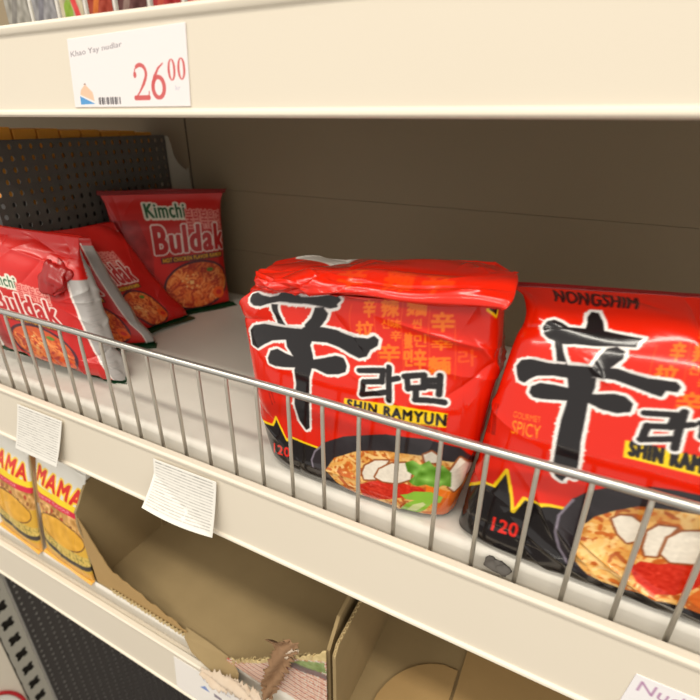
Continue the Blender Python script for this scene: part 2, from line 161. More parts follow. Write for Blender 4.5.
ART_B = {'han':[[(0.1454,0.8137),(0.131,0.8395),(0.1375,0.8595),(0.1547,0.8695),(0.1756,0.8644),(0.1981,0.8525),(0.2412,0.8567),(0.2397,0.8964),(0.251,0.9147),(0.269,0.9136),(0.2793,0.8882),(0.2874,0.858),(0.3263,0.8532),(0.3804,0.8483),(0.3732,0.8346),(0.3703,0.8165),(0.3352,0.8127),(0.2778,0.7997),(0.2334,0.7966),(0.2064,0.7901),(0.1828,0.7951),(0.1618,0.8009)],[(0.1797,0.7976),(0.2008,0.792),(0.2143,0.7554),(0.2315,0.7232),(0.207,0.7165),(0.1928,0.7601)],[(0.3085,0.7987),(0.3291,0.8103),(0.3495,0.7982),(0.3497,0.7723),(0.3325,0.7444),(0.3201,0.7268),(0.2878,0.7314),(0.2919,0.7505),(0.3002,0.7749)],[(0.1135,0.6555),(0.1027,0.6815),(0.1122,0.7051),(0.1384,0.7175),(0.185,0.7172),(0.2337,0.7228),(0.2927,0.7324),(0.3431,0.7396),(0.3827,0.7312),(0.4203,0.7274),(0.4557,0.7294),(0.4733,0.7296),(0.4837,0.7178),(0.4797,0.7007),(0.4566,0.6996),(0.4528,0.6801),(0.4308,0.6843),(0.3917,0.6936),(0.345,0.7039),(0.3002,0.7019),(0.2511,0.6836),(0.2096,0.6812),(0.1686,0.6692),(0.1533,0.655),(0.1424,0.6374),(0.1242,0.6403)],[(0.1641,0.6126),(0.1636,0.6334),(0.1817,0.6501),(0.2169,0.655),(0.2522,0.6542),(0.3136,0.6515),(0.3555,0.6644),(0.3813,0.6626),(0.4027,0.6456),(0.4025,0.6233),(0.3761,0.6117),(0.337,0.6134),(0.3078,0.624),(0.2753,0.6194),(0.2356,0.6125),(0.2017,0.605),(0.1761,0.603)],[(0.2382,0.6915),(0.3046,0.7004),(0.3103,0.6699),(0.3059,0.6261),(0.3127,0.5745),(0.3183,0.517),(0.3295,0.445),(0.3308,0.4009),(0.313,0.4037),(0.3055,0.3842),(0.2859,0.3927),(0.274,0.421),(0.2646,0.4996),(0.2593,0.5587),(0.2588,0.607),(0.2563,0.6429)]],'slash':[[(0.1437,0.7273),(0.1824,0.7264),(0.2281,0.731),(0.2254,0.7225),(0.1845,0.719),(0.1387,0.7165)],[(0.234,0.7355),(0.2909,0.74),(0.2896,0.7318),(0.2335,0.7237)],[(0.3617,0.7424),(0.4192,0.7333),(0.4176,0.7258),(0.37,0.7325)]],'ra':[[(0.4322,0.6287),(0.4949,0.6407)],[(0.4931,0.6404),(0.4919,0.6054)],[(0.493,0.607),(0.4451,0.5959)],[(0.4456,0.5974),(0.4437,0.5569)],[(0.4424,0.5567),(0.502,0.5763)],[(0.5073,0.6535),(0.5087,0.6156),(0.514,0.5534)],[(0.5087,0.6142),(0.5315,0.6242)],[(0.5466,0.6326),(0.593,0.6467)],[(0.5526,0.6351),(0.5581,0.5982)],[(0.5919,0.6465),(0.595,0.6093)],[(0.5574,0.6),(0.596,0.6102)],[(0.6305,0.6511),(0.6321,0.5967)],[(0.5959,0.6316),(0.6316,0.6367)],[(0.5973,0.6151),(0.6319,0.6196)],[(0.5772,0.6008),(0.579,0.5703)],[(0.5773,0.5699),(0.6086,0.5754),(0.6458,0.5768)]],'banner':[[(0.4112,0.5459),(0.5672,0.5468),(0.652,0.5502),(0.6614,0.4978),(0.5608,0.4982),(0.4191,0.4995)]],'shin_text':[[(0.4299,0.5088),(0.6494,0.507),(0.6412,0.5493),(0.4241,0.547)]],'small_text':[],'zig':[[(0.0084,0.1686),(0.0621,0.237),(0.1123,0.2869),(0.1438,0.2921),(0.1654,0.3595),(0.1857,0.3147),(0.2167,0.2419),(0.2301,0.2968),(0.3259,0.3053),(0.4148,0.3151)]],'bowl_outer':[[(0.3278,0.2315),(0.3216,0.2838),(0.3412,0.3405),(0.3749,0.38),(0.4246,0.4129),(0.5029,0.4398),(0.5486,0.4475),(0.6025,0.4517),(0.6874,0.4334),(0.7831,0.1349),(0.6984,0.1138),(0.6065,0.1236),(0.5271,0.0969),(0.436,0.1082),(0.3908,0.1295),(0.3572,0.1683)]],'bowl_rim':[[(0.3898,0.1333),(0.3558,0.1779),(0.3308,0.2332),(0.3246,0.2812),(0.3444,0.3388)]],'noodles':[[(0.3877,0.2026),(0.3849,0.2365),(0.3865,0.2757),(0.4043,0.3091),(0.4426,0.3439),(0.4857,0.3738),(0.5456,0.3879),(0.6164,0.4008),(0.6996,0.3876),(0.7831,0.1349),(0.6984,0.1138),(0.6065,0.1236),(0.5257,0.1019),(0.4455,0.1145),(0.4057,0.1472)]],'mush':[[(0.442,0.3171),(0.4558,0.3334),(0.4797,0.3396),(0.5084,0.327),(0.5121,0.2788),(0.4918,0.262),(0.4656,0.2798)],[(0.5269,0.2637),(0.5225,0.3121),(0.5401,0.3371),(0.5761,0.3459),(0.5651,0.317),(0.5633,0.2737),(0.561,0.2502),(0.5386,0.2429)],[(0.5674,0.2609),(0.5669,0.3108),(0.5874,0.3392),(0.6201,0.3548),(0.6557,0.3566),(0.6755,0.3045),(0.6464,0.2662),(0.5915,0.2464)]],'chili':[[(0.5203,0.1898),(0.5355,0.2216),(0.5729,0.2291),(0.611,0.2599),(0.6524,0.2763),(0.6817,0.2432),(0.6624,0.1925),(0.6343,0.1478),(0.5936,0.1336),(0.5458,0.1576)]],'leaf':[[(0.6715,0.3633),(0.7046,0.37),(0.7198,0.2901),(0.6891,0.3037)]],'carrot':[],'onion':[],'onion_in':[],'broth':[[(0.6568,0.153),(0.6754,0.2085),(0.706,0.2254),(0.723,0.1512),(0.693,0.1299)]],'hanja':[[(0.4635,0.8954),(0.51,0.9019),(0.4999,0.6151),(0.4592,0.607)]],'hcols':[[(0.4461,0.791),(0.4755,0.7949),(0.4784,0.8523),(0.4482,0.8502)],[(0.4929,0.7973),(0.5375,0.8034),(0.5421,0.8573),(0.4965,0.854)],[(0.5578,0.8093),(0.6059,0.8151),(0.6147,0.8683),(0.5636,0.8623)],[(0.6137,0.7656),(0.668,0.7738),(0.678,0.8352),(0.6217,0.8281)],[(0.4244,0.7206),(0.469,0.728),(0.4708,0.7785),(0.425,0.772)],[(0.5136,0.7616),(0.54,0.7656),(0.5425,0.7963),(0.5163,0.7928)],[(0.4879,0.6476),(0.5387,0.6571),(0.5352,0.7131),(0.4843,0.7044)],[(0.5677,0.7697),(0.5893,0.7728),(0.5927,0.802),(0.5709,0.7997)],[(0.547,0.7007),(0.566,0.7041),(0.5665,0.7548),(0.5472,0.7517)],[(0.5699,0.712),(0.5975,0.717),(0.5988,0.7548),(0.5705,0.7503)],[(0.6088,0.708),(0.6586,0.7161),(0.6598,0.7477),(0.6089,0.7398)],[(0.6086,0.6363),(0.658,0.6454),(0.6545,0.6948),(0.6048,0.6865)],[(0.5124,0.7203),(0.5379,0.7244),(0.5395,0.7579),(0.5132,0.7539)],[(0.5504,0.6489),(0.5695,0.6525),(0.5662,0.7006),(0.5472,0.6971)],[(0.5748,0.6399),(0.6025,0.6453),(0.5977,0.7099),(0.5702,0.7049)],[(0.5463,0.8653),(0.6233,0.8744),(0.6346,0.9269),(0.559,0.9198)],[(0.6741,0.6714),(0.7137,0.6786),(0.7116,0.7249),(0.6714,0.7182)],[(0.4902,0.7581),(0.5107,0.7612),(0.5133,0.7923),(0.4924,0.7894)],[(0.4982,0.8674),(0.5381,0.8698),(0.547,0.9059),(0.5062,0.9033)]],'hlines':[[(0.4138,0.8319),(0.4125,0.711)],[(0.4846,0.8593),(0.486,0.6508)],[(0.554,0.8647),(0.5497,0.6351)],[(0.6192,0.8384),(0.6104,0.6266)],[(0.674,0.8029),(0.6694,0.6313)]],'sidetext':[[(0.0595,0.4285),(0.0854,0.4434),(0.0616,0.5366),(0.0418,0.525)],[(0.0904,0.4433),(0.105,0.4491),(0.0887,0.5451),(0.0701,0.5381)],[(0.0889,0.313),(0.1041,0.3204),(0.0888,0.4209),(0.0675,0.4088)]],'code':[[(0.1788,0.1392),(0.249,0.1568),(0.2426,0.2096),(0.1748,0.1942)]],'hilogo':[],'gourmet':[[(0.1417,0.5275),(0.2152,0.5356),(0.2108,0.5527),(0.1395,0.5458)],[(0.1488,0.479),(0.2243,0.4889),(0.2173,0.527),(0.1441,0.5189)]],'nongshim':[[(0.1587,0.9417),(0.3621,0.9308),(0.3707,0.9809),(0.1778,0.9922)]]}
import bpy, bmesh
from mathutils import Vector, Matrix

SC = bpy.context.scene
COL = SC.collection
EYE = 1.62                                   # camera height above the shop floor, metres

def W3(P):
    """centimetres from the camera -> world metres"""
    P = np.asarray(P, float)
    return P / 100.0 + np.array([0, 0, EYE])

# ---------------------------------------------------------------- materials
MATS = {}
def mat(name, rgb, rough=.5, metal=0., spec=.5, coat=0., bump=None, noise=None, emit=None):
    m = bpy.data.materials.new(name); m.use_nodes = True
    nt = m.node_tree; b = nt.nodes['Principled BSDF']
    c = tuple(lin(rgb)) + (1,)
    b.inputs['Base Color'].default_value = c
    b.inputs['Roughness'].default_value = rough
    b.inputs['Metallic'].default_value = metal
    b.inputs['Specular IOR Level'].default_value = spec
    b.inputs['Coat Weight'].default_value = coat
    tc = nt.nodes.new('ShaderNodeTexCoord')
    if noise:
        n = nt.nodes.new('ShaderNodeTexNoise'); n.inputs['Scale'].default_value = noise[0]; n.inputs['Detail'].default_value = 6
        r = nt.nodes.new('ShaderNodeMix'); r.data_type = 'RGBA'
        r.inputs[6].default_value = c; r.inputs[7].default_value = tuple(lin(noise[1])) + (1,)
        nt.links.new(tc.outputs['Object'], n.inputs['Vector'])
        nt.links.new(n.outputs['Fac'], r.inputs[0]); nt.links.new(r.outputs[2], b.inputs['Base Color'])
    if bump:
        n2 = nt.nodes.new('ShaderNodeTexNoise'); n2.inputs['Scale'].default_value = bump[0]; n2.inputs['Detail'].default_value = 4
        bp = nt.nodes.new('ShaderNodeBump'); bp.inputs['Strength'].default_value = bump[1]; bp.inputs['Distance'].default_value = .001
        nt.links.new(tc.outputs['Object'], n2.inputs['Vector'])
        nt.links.new(n2.outputs['Fac'], bp.inputs['Height']); nt.links.new(bp.outputs['Normal'], b.inputs['Normal'])
    MATS[name] = m
    return m

def print_mat(name, rough, coat=0., bump=(140, .12), spec=.5):
    """printed surface: the artwork is a colour attribute of the mesh"""
    m = mat(name, (255, 255, 255), rough, coat=coat, bump=bump, spec=spec)
    nt = m.node_tree; a = nt.nodes.new('ShaderNodeVertexColor'); a.layer_name = 'print'
    nt.links.new(a.outputs['Color'], nt.nodes['Principled BSDF'].inputs['Base Color'])
    return m

mat('cream_enamel', (230, 220, 203), .42, bump=(500, .03), noise=(6, (225, 214, 196)))
mat('deck_enamel', (222, 217, 208), .40, bump=(500, .03), noise=(9, (214, 208, 197)))
mat('rail_plastic', (234, 220, 188), .35)
mat('back_board', (146, 130, 104), .65, noise=(4, (136, 120, 95)), bump=(300, .05))
mat('seam_dark', (40, 34, 28), .8)
mat('grey_metal', (92, 88, 82), .45, metal=.2, noise=(30, (80, 76, 72)))
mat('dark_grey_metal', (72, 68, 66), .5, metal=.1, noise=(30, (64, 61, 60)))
mat('torn_paper', (212, 198, 182), .9, noise=(60, (190, 166, 140)), bump=(120, .4), spec=.1)
mat('yellow_film', (222, 168, 66), .3, bump=(160, .25))
mat('hole_light', (226, 222, 214), .5)
mat('pale_metal', (176, 172, 160), .45, metal=.1)
mat('chrome_wire', (196, 194, 188), .28, metal=.85, bump=(900, .04))
mat('steel_wire', (190, 183, 170), .36, metal=.5, bump=(900, .06))
mat('card_inside', (160, 138, 100), .9, noise=(40, (148, 127, 91)), bump=(220, .10), spec=.2)
mat('card_outside', (178, 146, 98), .9, noise=(30, (166, 135, 89)), bump=(220, .10), spec=.2)
mat('card_edge', (196, 174, 130), .95, spec=.1)
mat('card_groove', (110, 90, 60), .95, spec=.1)
mat('paper', (236, 232, 224), .8, bump=(300, .05), spec=.2)
mat('green_film', (20, 62, 34), .28, bump=(160, .3))
mat('red_film', (205, 30, 22), .25, bump=(160, .25))
mat('crumpled_red', (150, 18, 17), .25, bump=(160, .3))
mat('dark_red_film', (128, 20, 22), .28, bump=(160, .25))
mat('black_film', (28, 25, 25), .25, bump=(160, .25))
mat('white_film', (226, 222, 214), .3, bump=(160, .2))
mat('silver_film', (176, 174, 172), .34, metal=.35, bump=(160, .25))
mat('orange_carton', (236, 164, 58), .6)
mat('lint', (92, 88, 84), .95, bump=(80, .8), spec=.1)
mat('wear_brown', (156, 124, 96), .9, spec=.1, noise=(70, (136, 104, 76)), bump=(120, .4))
mat('floor_tile', (108, 102, 96), .5, noise=(3, (96, 91, 86)))
mat('red_ink', (196, 32, 40), .6)
print_mat('glossy_print', .16, coat=.25, spec=.42)
print_mat('satin_print', .32, coat=.1)
print_mat('paper_print', .75, bump=(300, .05), spec=.2)

# ---------------------------------------------------------------- objects
def tag(o, label=None, cat=None, group=None, kind=None):
    if label: o['label'] = label
    if cat: o['category'] = cat
    if group: o['group'] = group
    if kind: o['kind'] = kind
    return o

def thing(name, loc_cm, label, cat, group=None):
    o = bpy.data.objects.new(name, None); COL.objects.link(o)
    o.empty_display_size = .02
    o.location = W3(loc_cm); tag(o, label, cat, group)
    return o

def link(name, me, m, parent=None, smooth=True):
    o = bpy.data.objects.new(name, me); COL.objects.link(o)
    if m: me.materials.append(MATS[m])
    if smooth: me.polygons.foreach_set('use_smooth', [True] * len(me.polygons))
    if parent is not None:
        o.parent = parent
        o.matrix_parent_inverse = Matrix.Translation(-parent.location)
    return o

class MB:
    """collects shapes (centimetres from the camera) and links them as ONE mesh object"""
    def __init__(s): s.v, s.f = [], []
    def add(s, V, F):
        k = len(s.v); s.v += [tuple(p) for p in V]; s.f += [tuple(i + k for i in f) for f in F]; return s
    def box(s, x0, x1, y0, y1, z0, z1):
        return s.add([(x, y, z) for x in (x0, x1) for y in (y0, y1) for z in (z0, z1)],
                     [(0, 1, 3, 2), (4, 6, 7, 5), (0, 4, 5, 1), (2, 3, 7, 6), (0, 2, 6, 4), (1, 5, 7, 3)])
    def prism_x(s, prof, x0, x1):
        """closed (y, z) outline pushed along x"""
        n = len(prof)
        V = [(x0, y, z) for y, z in prof] + [(x1, y, z) for y, z in prof]
        F = [(i, (i + 1) % n, n + (i + 1) % n, n + i) for i in range(n)] + [tuple(range(n))[::-1], tuple(range(n, 2 * n))]
        return s.add(V, F)
    def slab(s, pts, nrm, th):
        """polygon of 3D points thickened along nrm"""
        pts = [np.asarray(p, float) for p in pts]; nrm = np.asarray(nrm, float); nrm = nrm / np.linalg.norm(nrm) * th
        n = len(pts)
        V = pts + [p + nrm for p in pts]
        F = [tuple(range(n))[::-1], tuple(range(n, 2 * n))] + [(i, (i + 1) % n, n + (i + 1) % n, n + i) for i in range(n)]
        return s.add(V, F)
    def tube(s, pts, r, seg=10, caps=True):
        pts = [np.asarray(p, float) for p in pts]; k = len(pts)
        V, F = [], []
        up = None
        for i in range(k):
            d = pts[min(i + 1, k - 1)] - pts[max(i - 1, 0)]; d = d / np.linalg.norm(d)
            if up is None:
                up = np.cross(d, [0, 0, 1.]) if abs(d[2]) < .9 else np.cross(d, [1., 0, 0])
            a = up - d * (up @ d); a /= np.linalg.norm(a); up = a; b = np.cross(d, a)
            rr = r[i] if isinstance(r, (list, tuple)) else r
            V += [pts[i] + rr * (math.cos(2 * math.pi * j / seg) * a + math.sin(2 * math.pi * j / seg) * b) for j in range(seg)]
        for i in range(k - 1):
            F += [(i * seg + j, i * seg + (j + 1) % seg, (i + 1) * seg + (j + 1) % seg, (i + 1) * seg + j) for j in range(seg)]
        if caps: F += [tuple(range(seg))[::-1], tuple(range((k - 1) * seg, k * seg))]
        return s.add(V, F)
    def build(s, name, m, parent=None, smooth=False, bevel=0):
        me = bpy.data.meshes.new(name)
        me.from_pydata([tuple(p) for p in W3(np.array(s.v))], [], s.f)
        bm = bmesh.new(); bm.from_mesh(me)
        bmesh.ops.recalc_face_normals(bm, faces=bm.faces)
        bm.to_mesh(me); bm.free()
        o = link(name, me, m, parent, smooth)
        if bevel:
            b = o.modifiers.new('bevel', 'BEVEL'); b.width = bevel / 100; b.segments = 3; b.limit_method = 'ANGLE'; b.angle_limit = .7
            me.polygons.foreach_set('use_smooth', [True] * len(me.polygons))
            w = o.modifiers.new('wn', 'WEIGHTED_NORMAL')
        return o

def grid_mesh(name, P, colours=None, wrap=None):
    """mesh of a grid of points P (nv, nu, 3) in centimetres with an optional colour per point"""
    nv, nu = P.shape[:2]
    me = bpy.data.meshes.new(name)
    idx = np.arange(nv * nu).reshape(nv, nu)
    q = np.stack([idx[:-1, :-1], idx[:-1, 1:], idx[1:, 1:], idx[1:, :-1]], -1).reshape(-1, 4)
    V = W3(P.reshape(-1, 3))
    me.vertices.add(len(V)); me.vertices.foreach_set('co', V.ravel())
    me.loops.add(q.size); me.loops.foreach_set('vertex_index', q.ravel().astype(np.int32))
    me.polygons.add(len(q)); me.polygons.foreach_set('loop_start', np.arange(0, q.size, 4, dtype=np.int32))
    me.update(calc_edges=True)
    if colours is not None:
        a = me.color_attributes.new('print', 'FLOAT_COLOR', 'POINT')
        c = np.ones((nv * nu, 4), np.float32); c[:, :3] = lin(colours.reshape(-1, 3))
        a.data.foreach_set('color', c.ravel())
    return me

# ---------------------------------------------------------------- printing: a small painter in packet coordinates (s right, t up)
_TXT = {}
def glyph_tris(txt, bold=0.):
    k = (txt, bold)
    if k not in _TXT:
        c = bpy.data.curves.new('t', 'FONT'); c.body = txt; c.size = 1; c.resolution_u = 4; c.space_character = 1 + 4.5 * bold
        o = bpy.data.objects.new('t', c); COL.objects.link(o)
        dg = bpy.context.evaluated_depsgraph_get()
        me = bpy.data.meshes.new_from_object(o.evaluated_get(dg)); me.calc_loop_triangles()
        v = np.array([p.co[:2] for p in me.vertices]) if len(me.vertices) else np.zeros((0, 2))
        t = np.array([tr.vertices[:] for tr in me.loop_triangles], int)
        bpy.data.objects.remove(o); bpy.data.meshes.remove(me); bpy.data.curves.remove(c)
        if len(t):
            T = v[t]; lo, hi = T.min((0, 1)), T.max((0, 1))
            _TXT[k] = ((T - lo) / (hi - lo), (hi - lo))
        else: _TXT[k] = (np.zeros((0, 3, 2)), np.ones(2))
    return _TXT[k]

class Canvas:
    def __init__(s, w, h, base, px=60):
        s.w, s.h, s.px = w, h, px
        s.nx, s.ny = int(w * px), int(h * px)
        s.im = np.empty((s.ny, s.nx, 3)); s.im[:] = base
        s.rng = random.Random(7); s.tk = 1.0
    def P(s, pts): return np.asarray(pts, float) * [s.nx, s.ny * s.tk]
    def poly(s, pts, m=None):
        q = s.P(pts)
        if m is None: m = np.zeros((s.ny, s.nx), bool)
        s._fill(q, m); return m
    def _fill(s, q, m):
        x0, y0 = np.floor(q.min(0)).astype(int); x1, y1 = np.ceil(q.max(0)).astype(int) + 1
        x0, y0, x1, y1 = max(x0, 0), max(y0, 0), min(x1, s.nx), min(y1, s.ny)
        if x1 <= x0 or y1 <= y0: return
        X, Y = np.meshgrid(np.arange(x0, x1) + .5, np.arange(y0, y1) + .5)
        ins = np.zeros(X.shape, bool)
        for (ax, ay), (bx, by) in zip(q, np.roll(q, -1, 0)):
            if ay == by: continue
            c = (ay > Y) != (by > Y)
            ins ^= c & (X < (bx - ax) * (Y - ay) / (by - ay) + ax)
        m[y0:y1, x0:x1] |= ins
    def stroke(s, pts, wid, m=None):
        """line of given width (cm, or one per point)"""
        q = s.P(pts)
        if m is None: m = np.zeros((s.ny, s.nx), bool)
        ws = np.broadcast_to(np.asarray(wid, float) * s.px / 2, (len(q),))
        for i in range(len(q) - 1):
            a, b, ra, rb = q[i], q[i + 1], ws[i], ws[i + 1]
            r = max(ra, rb) + 1
            x0, x1 = int(max(min(a[0], b[0]) - r, 0)), int(min(max(a[0], b[0]) + r + 1, s.nx))
            y0, y1 = int(max(min(a[1], b[1]) - r, 0)), int(min(max(a[1], b[1]) + r + 1, s.ny))
            if x1 <= x0 or y1 <= y0: continue
            X, Y = np.meshgrid(np.arange(x0, x1) + .5, np.arange(y0, y1) + .5)
            d = b - a; L = d @ d + 1e-9
            u = np.clip(((X - a[0]) * d[0] + (Y - a[1]) * d[1]) / L, 0, 1)
            m[y0:y1, x0:x1] |= np.hypot(X - a[0] - u * d[0], Y - a[1] - u * d[1]) < ra + (rb - ra) * u
        return m
    def ell(s, c, rx, ry, rot=0, m=None):
        """ellipse: centre (s, t), radii in cm"""
        a = np.linspace(0, 2 * math.pi, 48, endpoint=False)
        x = rx * np.cos(a) * math.cos(rot) - ry * np.sin(a) * math.sin(rot); y = rx * np.cos(a) * math.sin(rot) + ry * np.sin(a) * math.cos(rot)
        return s.poly(np.stack([c[0] + x / s.w, c[1] + y / s.h], -1), m)
    def text(s, txt, quad, bold=0., m=None):
        """text filling the quad bottom-left, bottom-right, top-right, top-left"""
        if m is None: m = np.zeros((s.ny, s.nx), bool)
        T, _ = glyph_tris(txt, bold)
        q = s.P(quad); g = np.zeros_like(m)
        for tr in T:
            u, v = tr[:, :1], tr[:, 1:]
            p = q[0] * (1 - u) * (1 - v) + q[1] * u * (1 - v) + q[2] * u * v + q[3] * (1 - u) * v
            s._fill(p, g)
        m |= s.grow(g, 1.25 * bold * float(np.linalg.norm(q[3] - q[0])) / s.px) if bold else g
        return m
    def grow(s, m, cm):
        r = max(1, int(round(cm * s.px))); out = m.copy()
        pts = sorted({(int(round(r * math.cos(a))), int(round(r * math.sin(a)))) for a in np.linspace(0, 6.283, max(8, 5 * r))})
        ys, xs = np.nonzero(m)
        if not len(ys): return out
        y0, y1, x0, x1 = max(ys.min() - r, 0), min(ys.max() + r + 1, s.ny), max(xs.min() - r, 0), min(xs.max() + r + 1, s.nx)
        sub = m[y0:y1, x0:x1]; o = out[y0:y1, x0:x1]
        H, Wd = sub.shape
        for dx, dy in pts:
            o[max(dy, 0):H + min(dy, 0), max(dx, 0):Wd + min(dx, 0)] |= sub[max(-dy, 0):H + min(-dy, 0), max(-dx, 0):Wd + min(-dx, 0)]
        return out
    def put(s, m, col, a=1.):
        s.im[m] = s.im[m] * (1 - a) + np.asarray(col, float) * a
    def noodles(s, m, base, lights, darks, n=260, wid=.16, ln=.9):
        s.put(m, base)
        ys, xs = np.nonzero(m)
        if not len(ys): return
        for k in range(n):
            i = s.rng.randrange(len(ys)); x, y = xs[i], ys[i]
            a = s.rng.uniform(0, 6.28); pts = []
            for j in range(6):
                pts.append((x / s.nx, y / s.ny)); a += s.rng.uniform(-.8, .8)
                x += math.cos(a) * ln * s.px / 6; y += math.sin(a) * ln * s.px / 6
            c = s.rng.choice(darks if k % 3 == 0 else lights)
            s.put(s.stroke(pts, wid * s.rng.uniform(.7, 1.2)) & m, c, .85)
    def mottle(s, m, amp, cell=.12):
        """uneven printed colour"""
        r = np.random.default_rng(3)
        n = r.standard_normal((int(s.h / cell) + 3, int(s.w / cell) + 3))
        yy = np.linspace(0, n.shape[0] - 2.01, s.ny); xx = np.linspace(0, n.shape[1] - 2.01, s.nx)
        y0, x0 = yy.astype(int), xx.astype(int); fy, fx = (yy - y0)[:, None], (xx - x0)[None]
        z = (n[y0][:, x0] * (1 - fy) * (1 - fx) + n[y0 + 1][:, x0] * fy * (1 - fx) + n[y0][:, x0 + 1] * (1 - fy) * fx + n[y0 + 1][:, x0 + 1] * fy * fx)
        s.im[m] = np.clip(s.im[m] + (z * amp)[m][:, None], 0, 255)
    def sample(s, nv, nu):
        """area averages at the grid points"""
        cs = np.cumsum(np.cumsum(np.pad(s.im, ((1, 0), (1, 0), (0, 0))), 0), 1)
        def edges(n, N):
            c = np.linspace(0, N, n); hw = N / (n - 1) / 2
            return np.clip(np.floor(c - hw), 0, N - 1).astype(int), np.clip(np.ceil(c + hw), 1, N).astype(int)
        y0, y1 = edges(nv, s.ny); x0, x1 = edges(nu, s.nx)
        A = ((y1 - y0)[:, None] * (x1 - x0)[None])[..., None]
        return (cs[y1][:, x1] - cs[y0][:, x1] - cs[y1][:, x0] + cs[y0][:, x0]) / A

def wrapper(pack, canvas, back_canvas, m, parent, nu=300, nv=320, nb=70, name='wrapper'):
    """the film bag: printed front and back welded into one closed mesh"""
    F = pack.half(nu, nv, 1); B = pack.half(nb, nv, -1)
    CF = canvas.sample(nv, nu)
    CB = back_canvas.sample(nv, nb) if isinstance(back_canvas, Canvas) else np.broadcast_to(np.asarray(back_canvas, float), (nv, nb, 3)).copy()
    P = np.concatenate([F, B[:, ::-1]], 1); C = np.concatenate([CF, CB], 1)
    P = np.concatenate([P, P[:, :1]], 1); C = np.concatenate([C, C[:, :1]], 1)
    me = grid_mesh(name, P, C)
    bm = bmesh.new(); bm.from_mesh(me); bmesh.ops.remove_doubles(bm, verts=bm.verts, dist=1e-6)
    bmesh.ops.recalc_face_normals(bm, faces=bm.faces); bm.to_mesh(me); bm.free()
    return link(name, me, m, parent)

def seal(pack, which, m, parent, name, length=1.1, droop=.0, out=0., teeth=True, turn=0.):
    """crimped strip of flat film that ends the bag"""
    P = pack.half(60, 40, 1); Q = pack.half(60, 40, -1)
    if which == 'top': e = (P[-1] + Q[-1]) / 2; d = e - (P[-4] + Q[-4]) / 2
    else: e = (P[0] + Q[0]) / 2; d = e - (P[3] + Q[3]) / 2
    d = d.mean(0); d /= np.linalg.norm(d)
    if turn:
        ax = e[-1] - e[0]; ax /= np.linalg.norm(ax)
        d = d * math.cos(turn) + np.cross(ax, d) * math.sin(turn)
    mid = e.mean(0); e = mid + (e - mid) * (1 + out)
    rows = []
    nr = 14
    ax = np.cross(e[-1] - e[0], d); ax /= np.linalg.norm(ax)
    for j in range(nr):
        u = j / (nr - 1) * length
        rip = .035 * math.sin(u * 16)
        wav = .10 * np.sin(np.linspace(0, 9, 60)) * (u / length)
        row = e + d * u + ax * (rip + wav[:, None]) + np.array([0, 0, -droop]) * (u / length) ** 2
        if j == nr - 1 and teeth: row = row + d * (.06 * (np.arange(60) % 2))[:, None]
        rows.append(row)
    me = grid_mesh(name, np.array(rows))
    o = link(name, me, m, parent)
    so = o.modifiers.new('film', 'SOLIDIFY'); so.thickness = .0004
    return o
# ================================================================ the setting
ZT, ZB = -22.78, -28.98              # price rail of the middle shelf, top and bottom
DECK = -22.2
YL = 20.0                            # front of every price rail
YB = 50.3                            # back board
XD = -49.6                           # end of the bay

tag(MB().box(-420, 320, -260, 160, -162.6, -162).build('floor', 'floor_tile'), kind='structure')

# back board: painted boards with narrow seams
wb = MB()
for z0, z1 in ((-161.9, -49.6), (-49.2, -15.97), (-15.93, -8.34), (-8.28, 30)):
    wb.prism_x([(YB, z0), (YB + .02, z1), (YB + 1.2, z1), (YB + 1.2, z0)], XD + .25, 70)
wb.box(XD + .25, 70, YB + .12, YB + 1.3, -161.9, 30)
wb.box(-110, XD, YB, YB + 1.2, -26, 30)
tag(wb.build('wall_back', 'back_board'), kind='structure')
up = MB().box(XD, XD + .25, YB + .06, YB + 1.2, -26, 30)
tag(up.build('trim_1', 'seam_dark'), kind='structure')

def shelf(label, zt, zb, deck, x0, x1, thick, group=None):
    t = thing('shelf', (0, YL, zb), label, 'shelf', group)
    # deck: pressed sheet with a rolled front edge
    y0 = YL + 1.35; r = .55
    prof = [(YB - .15, deck), (y0 + r, deck)]
    prof += [(y0 + r - r * math.sin(a), deck - r + r * math.cos(a)) for a in np.linspace(.2, math.pi / 2, 6)]
    prof += [(y0, deck - thick), (y0 + .12, deck - thick), (y0 + .12, deck - r), (y0 + r, deck - .12), (YB - .15, deck - .12)]
    MB().prism_x(prof, x0, x1).build('deck', 'deck_enamel', t, smooth=False, bevel=.04)
    # price rail: upright band with a bead along the top and a lip at the bottom
    rail = [(YL, zt - .55), (YL - .12, zt - .42), (YL - .14, zt - .15), (YL - .02, zt), (YL + .45, zt), (YL + .62, zt - .18), (YL + .62, zt - .5),
            (YL + .30, zt - .6), (YL + .30, zb + .3), (YL + .55, zb + .25), (YL + .55, zb), (YL - .10, zb), (YL - .20, zb + .12), (YL - .16, zb + .30), (YL, zb + .38)]
    MB().prism_x(rail, x0, x1).build('price_rail', 'cream_enamel', t, bevel=.05)
    # folded front channel of the deck behind the rail
    MB().box(x0, x1, YL + .75, YL + .9, zb + .4, zt - .9).box(x0, x1, YL + .75, YL + 1.6, zt - 1.35, zt - 1.2).build('front_channel', 'cream_enamel', t)
    for x in (XD + 1.2, 40):
        MB().slab([(x, YL + 2, zb + 1.2), (x, YB - .3, zb + .3), (x, YB - .3, deck - .2), (x, YL + 2, deck - .2)], (1, 0, 0), .25).build('bracket', 'cream_enamel', t)
    return t

shelf('cream metal shelf above the red packets, with a red 26 00 price on its front', 4.68, 0.0, 4.2, -110, 62, 2.2)
shelf('cream metal shelf carrying the red noodle packets behind the wire guard', ZT, ZB, DECK, -76, 62, 3.0)
shelf('cream metal shelf below the wire guard, carrying the cardboard trays', -49.6, -56.76, -49.0, -79, 62, 3.0)

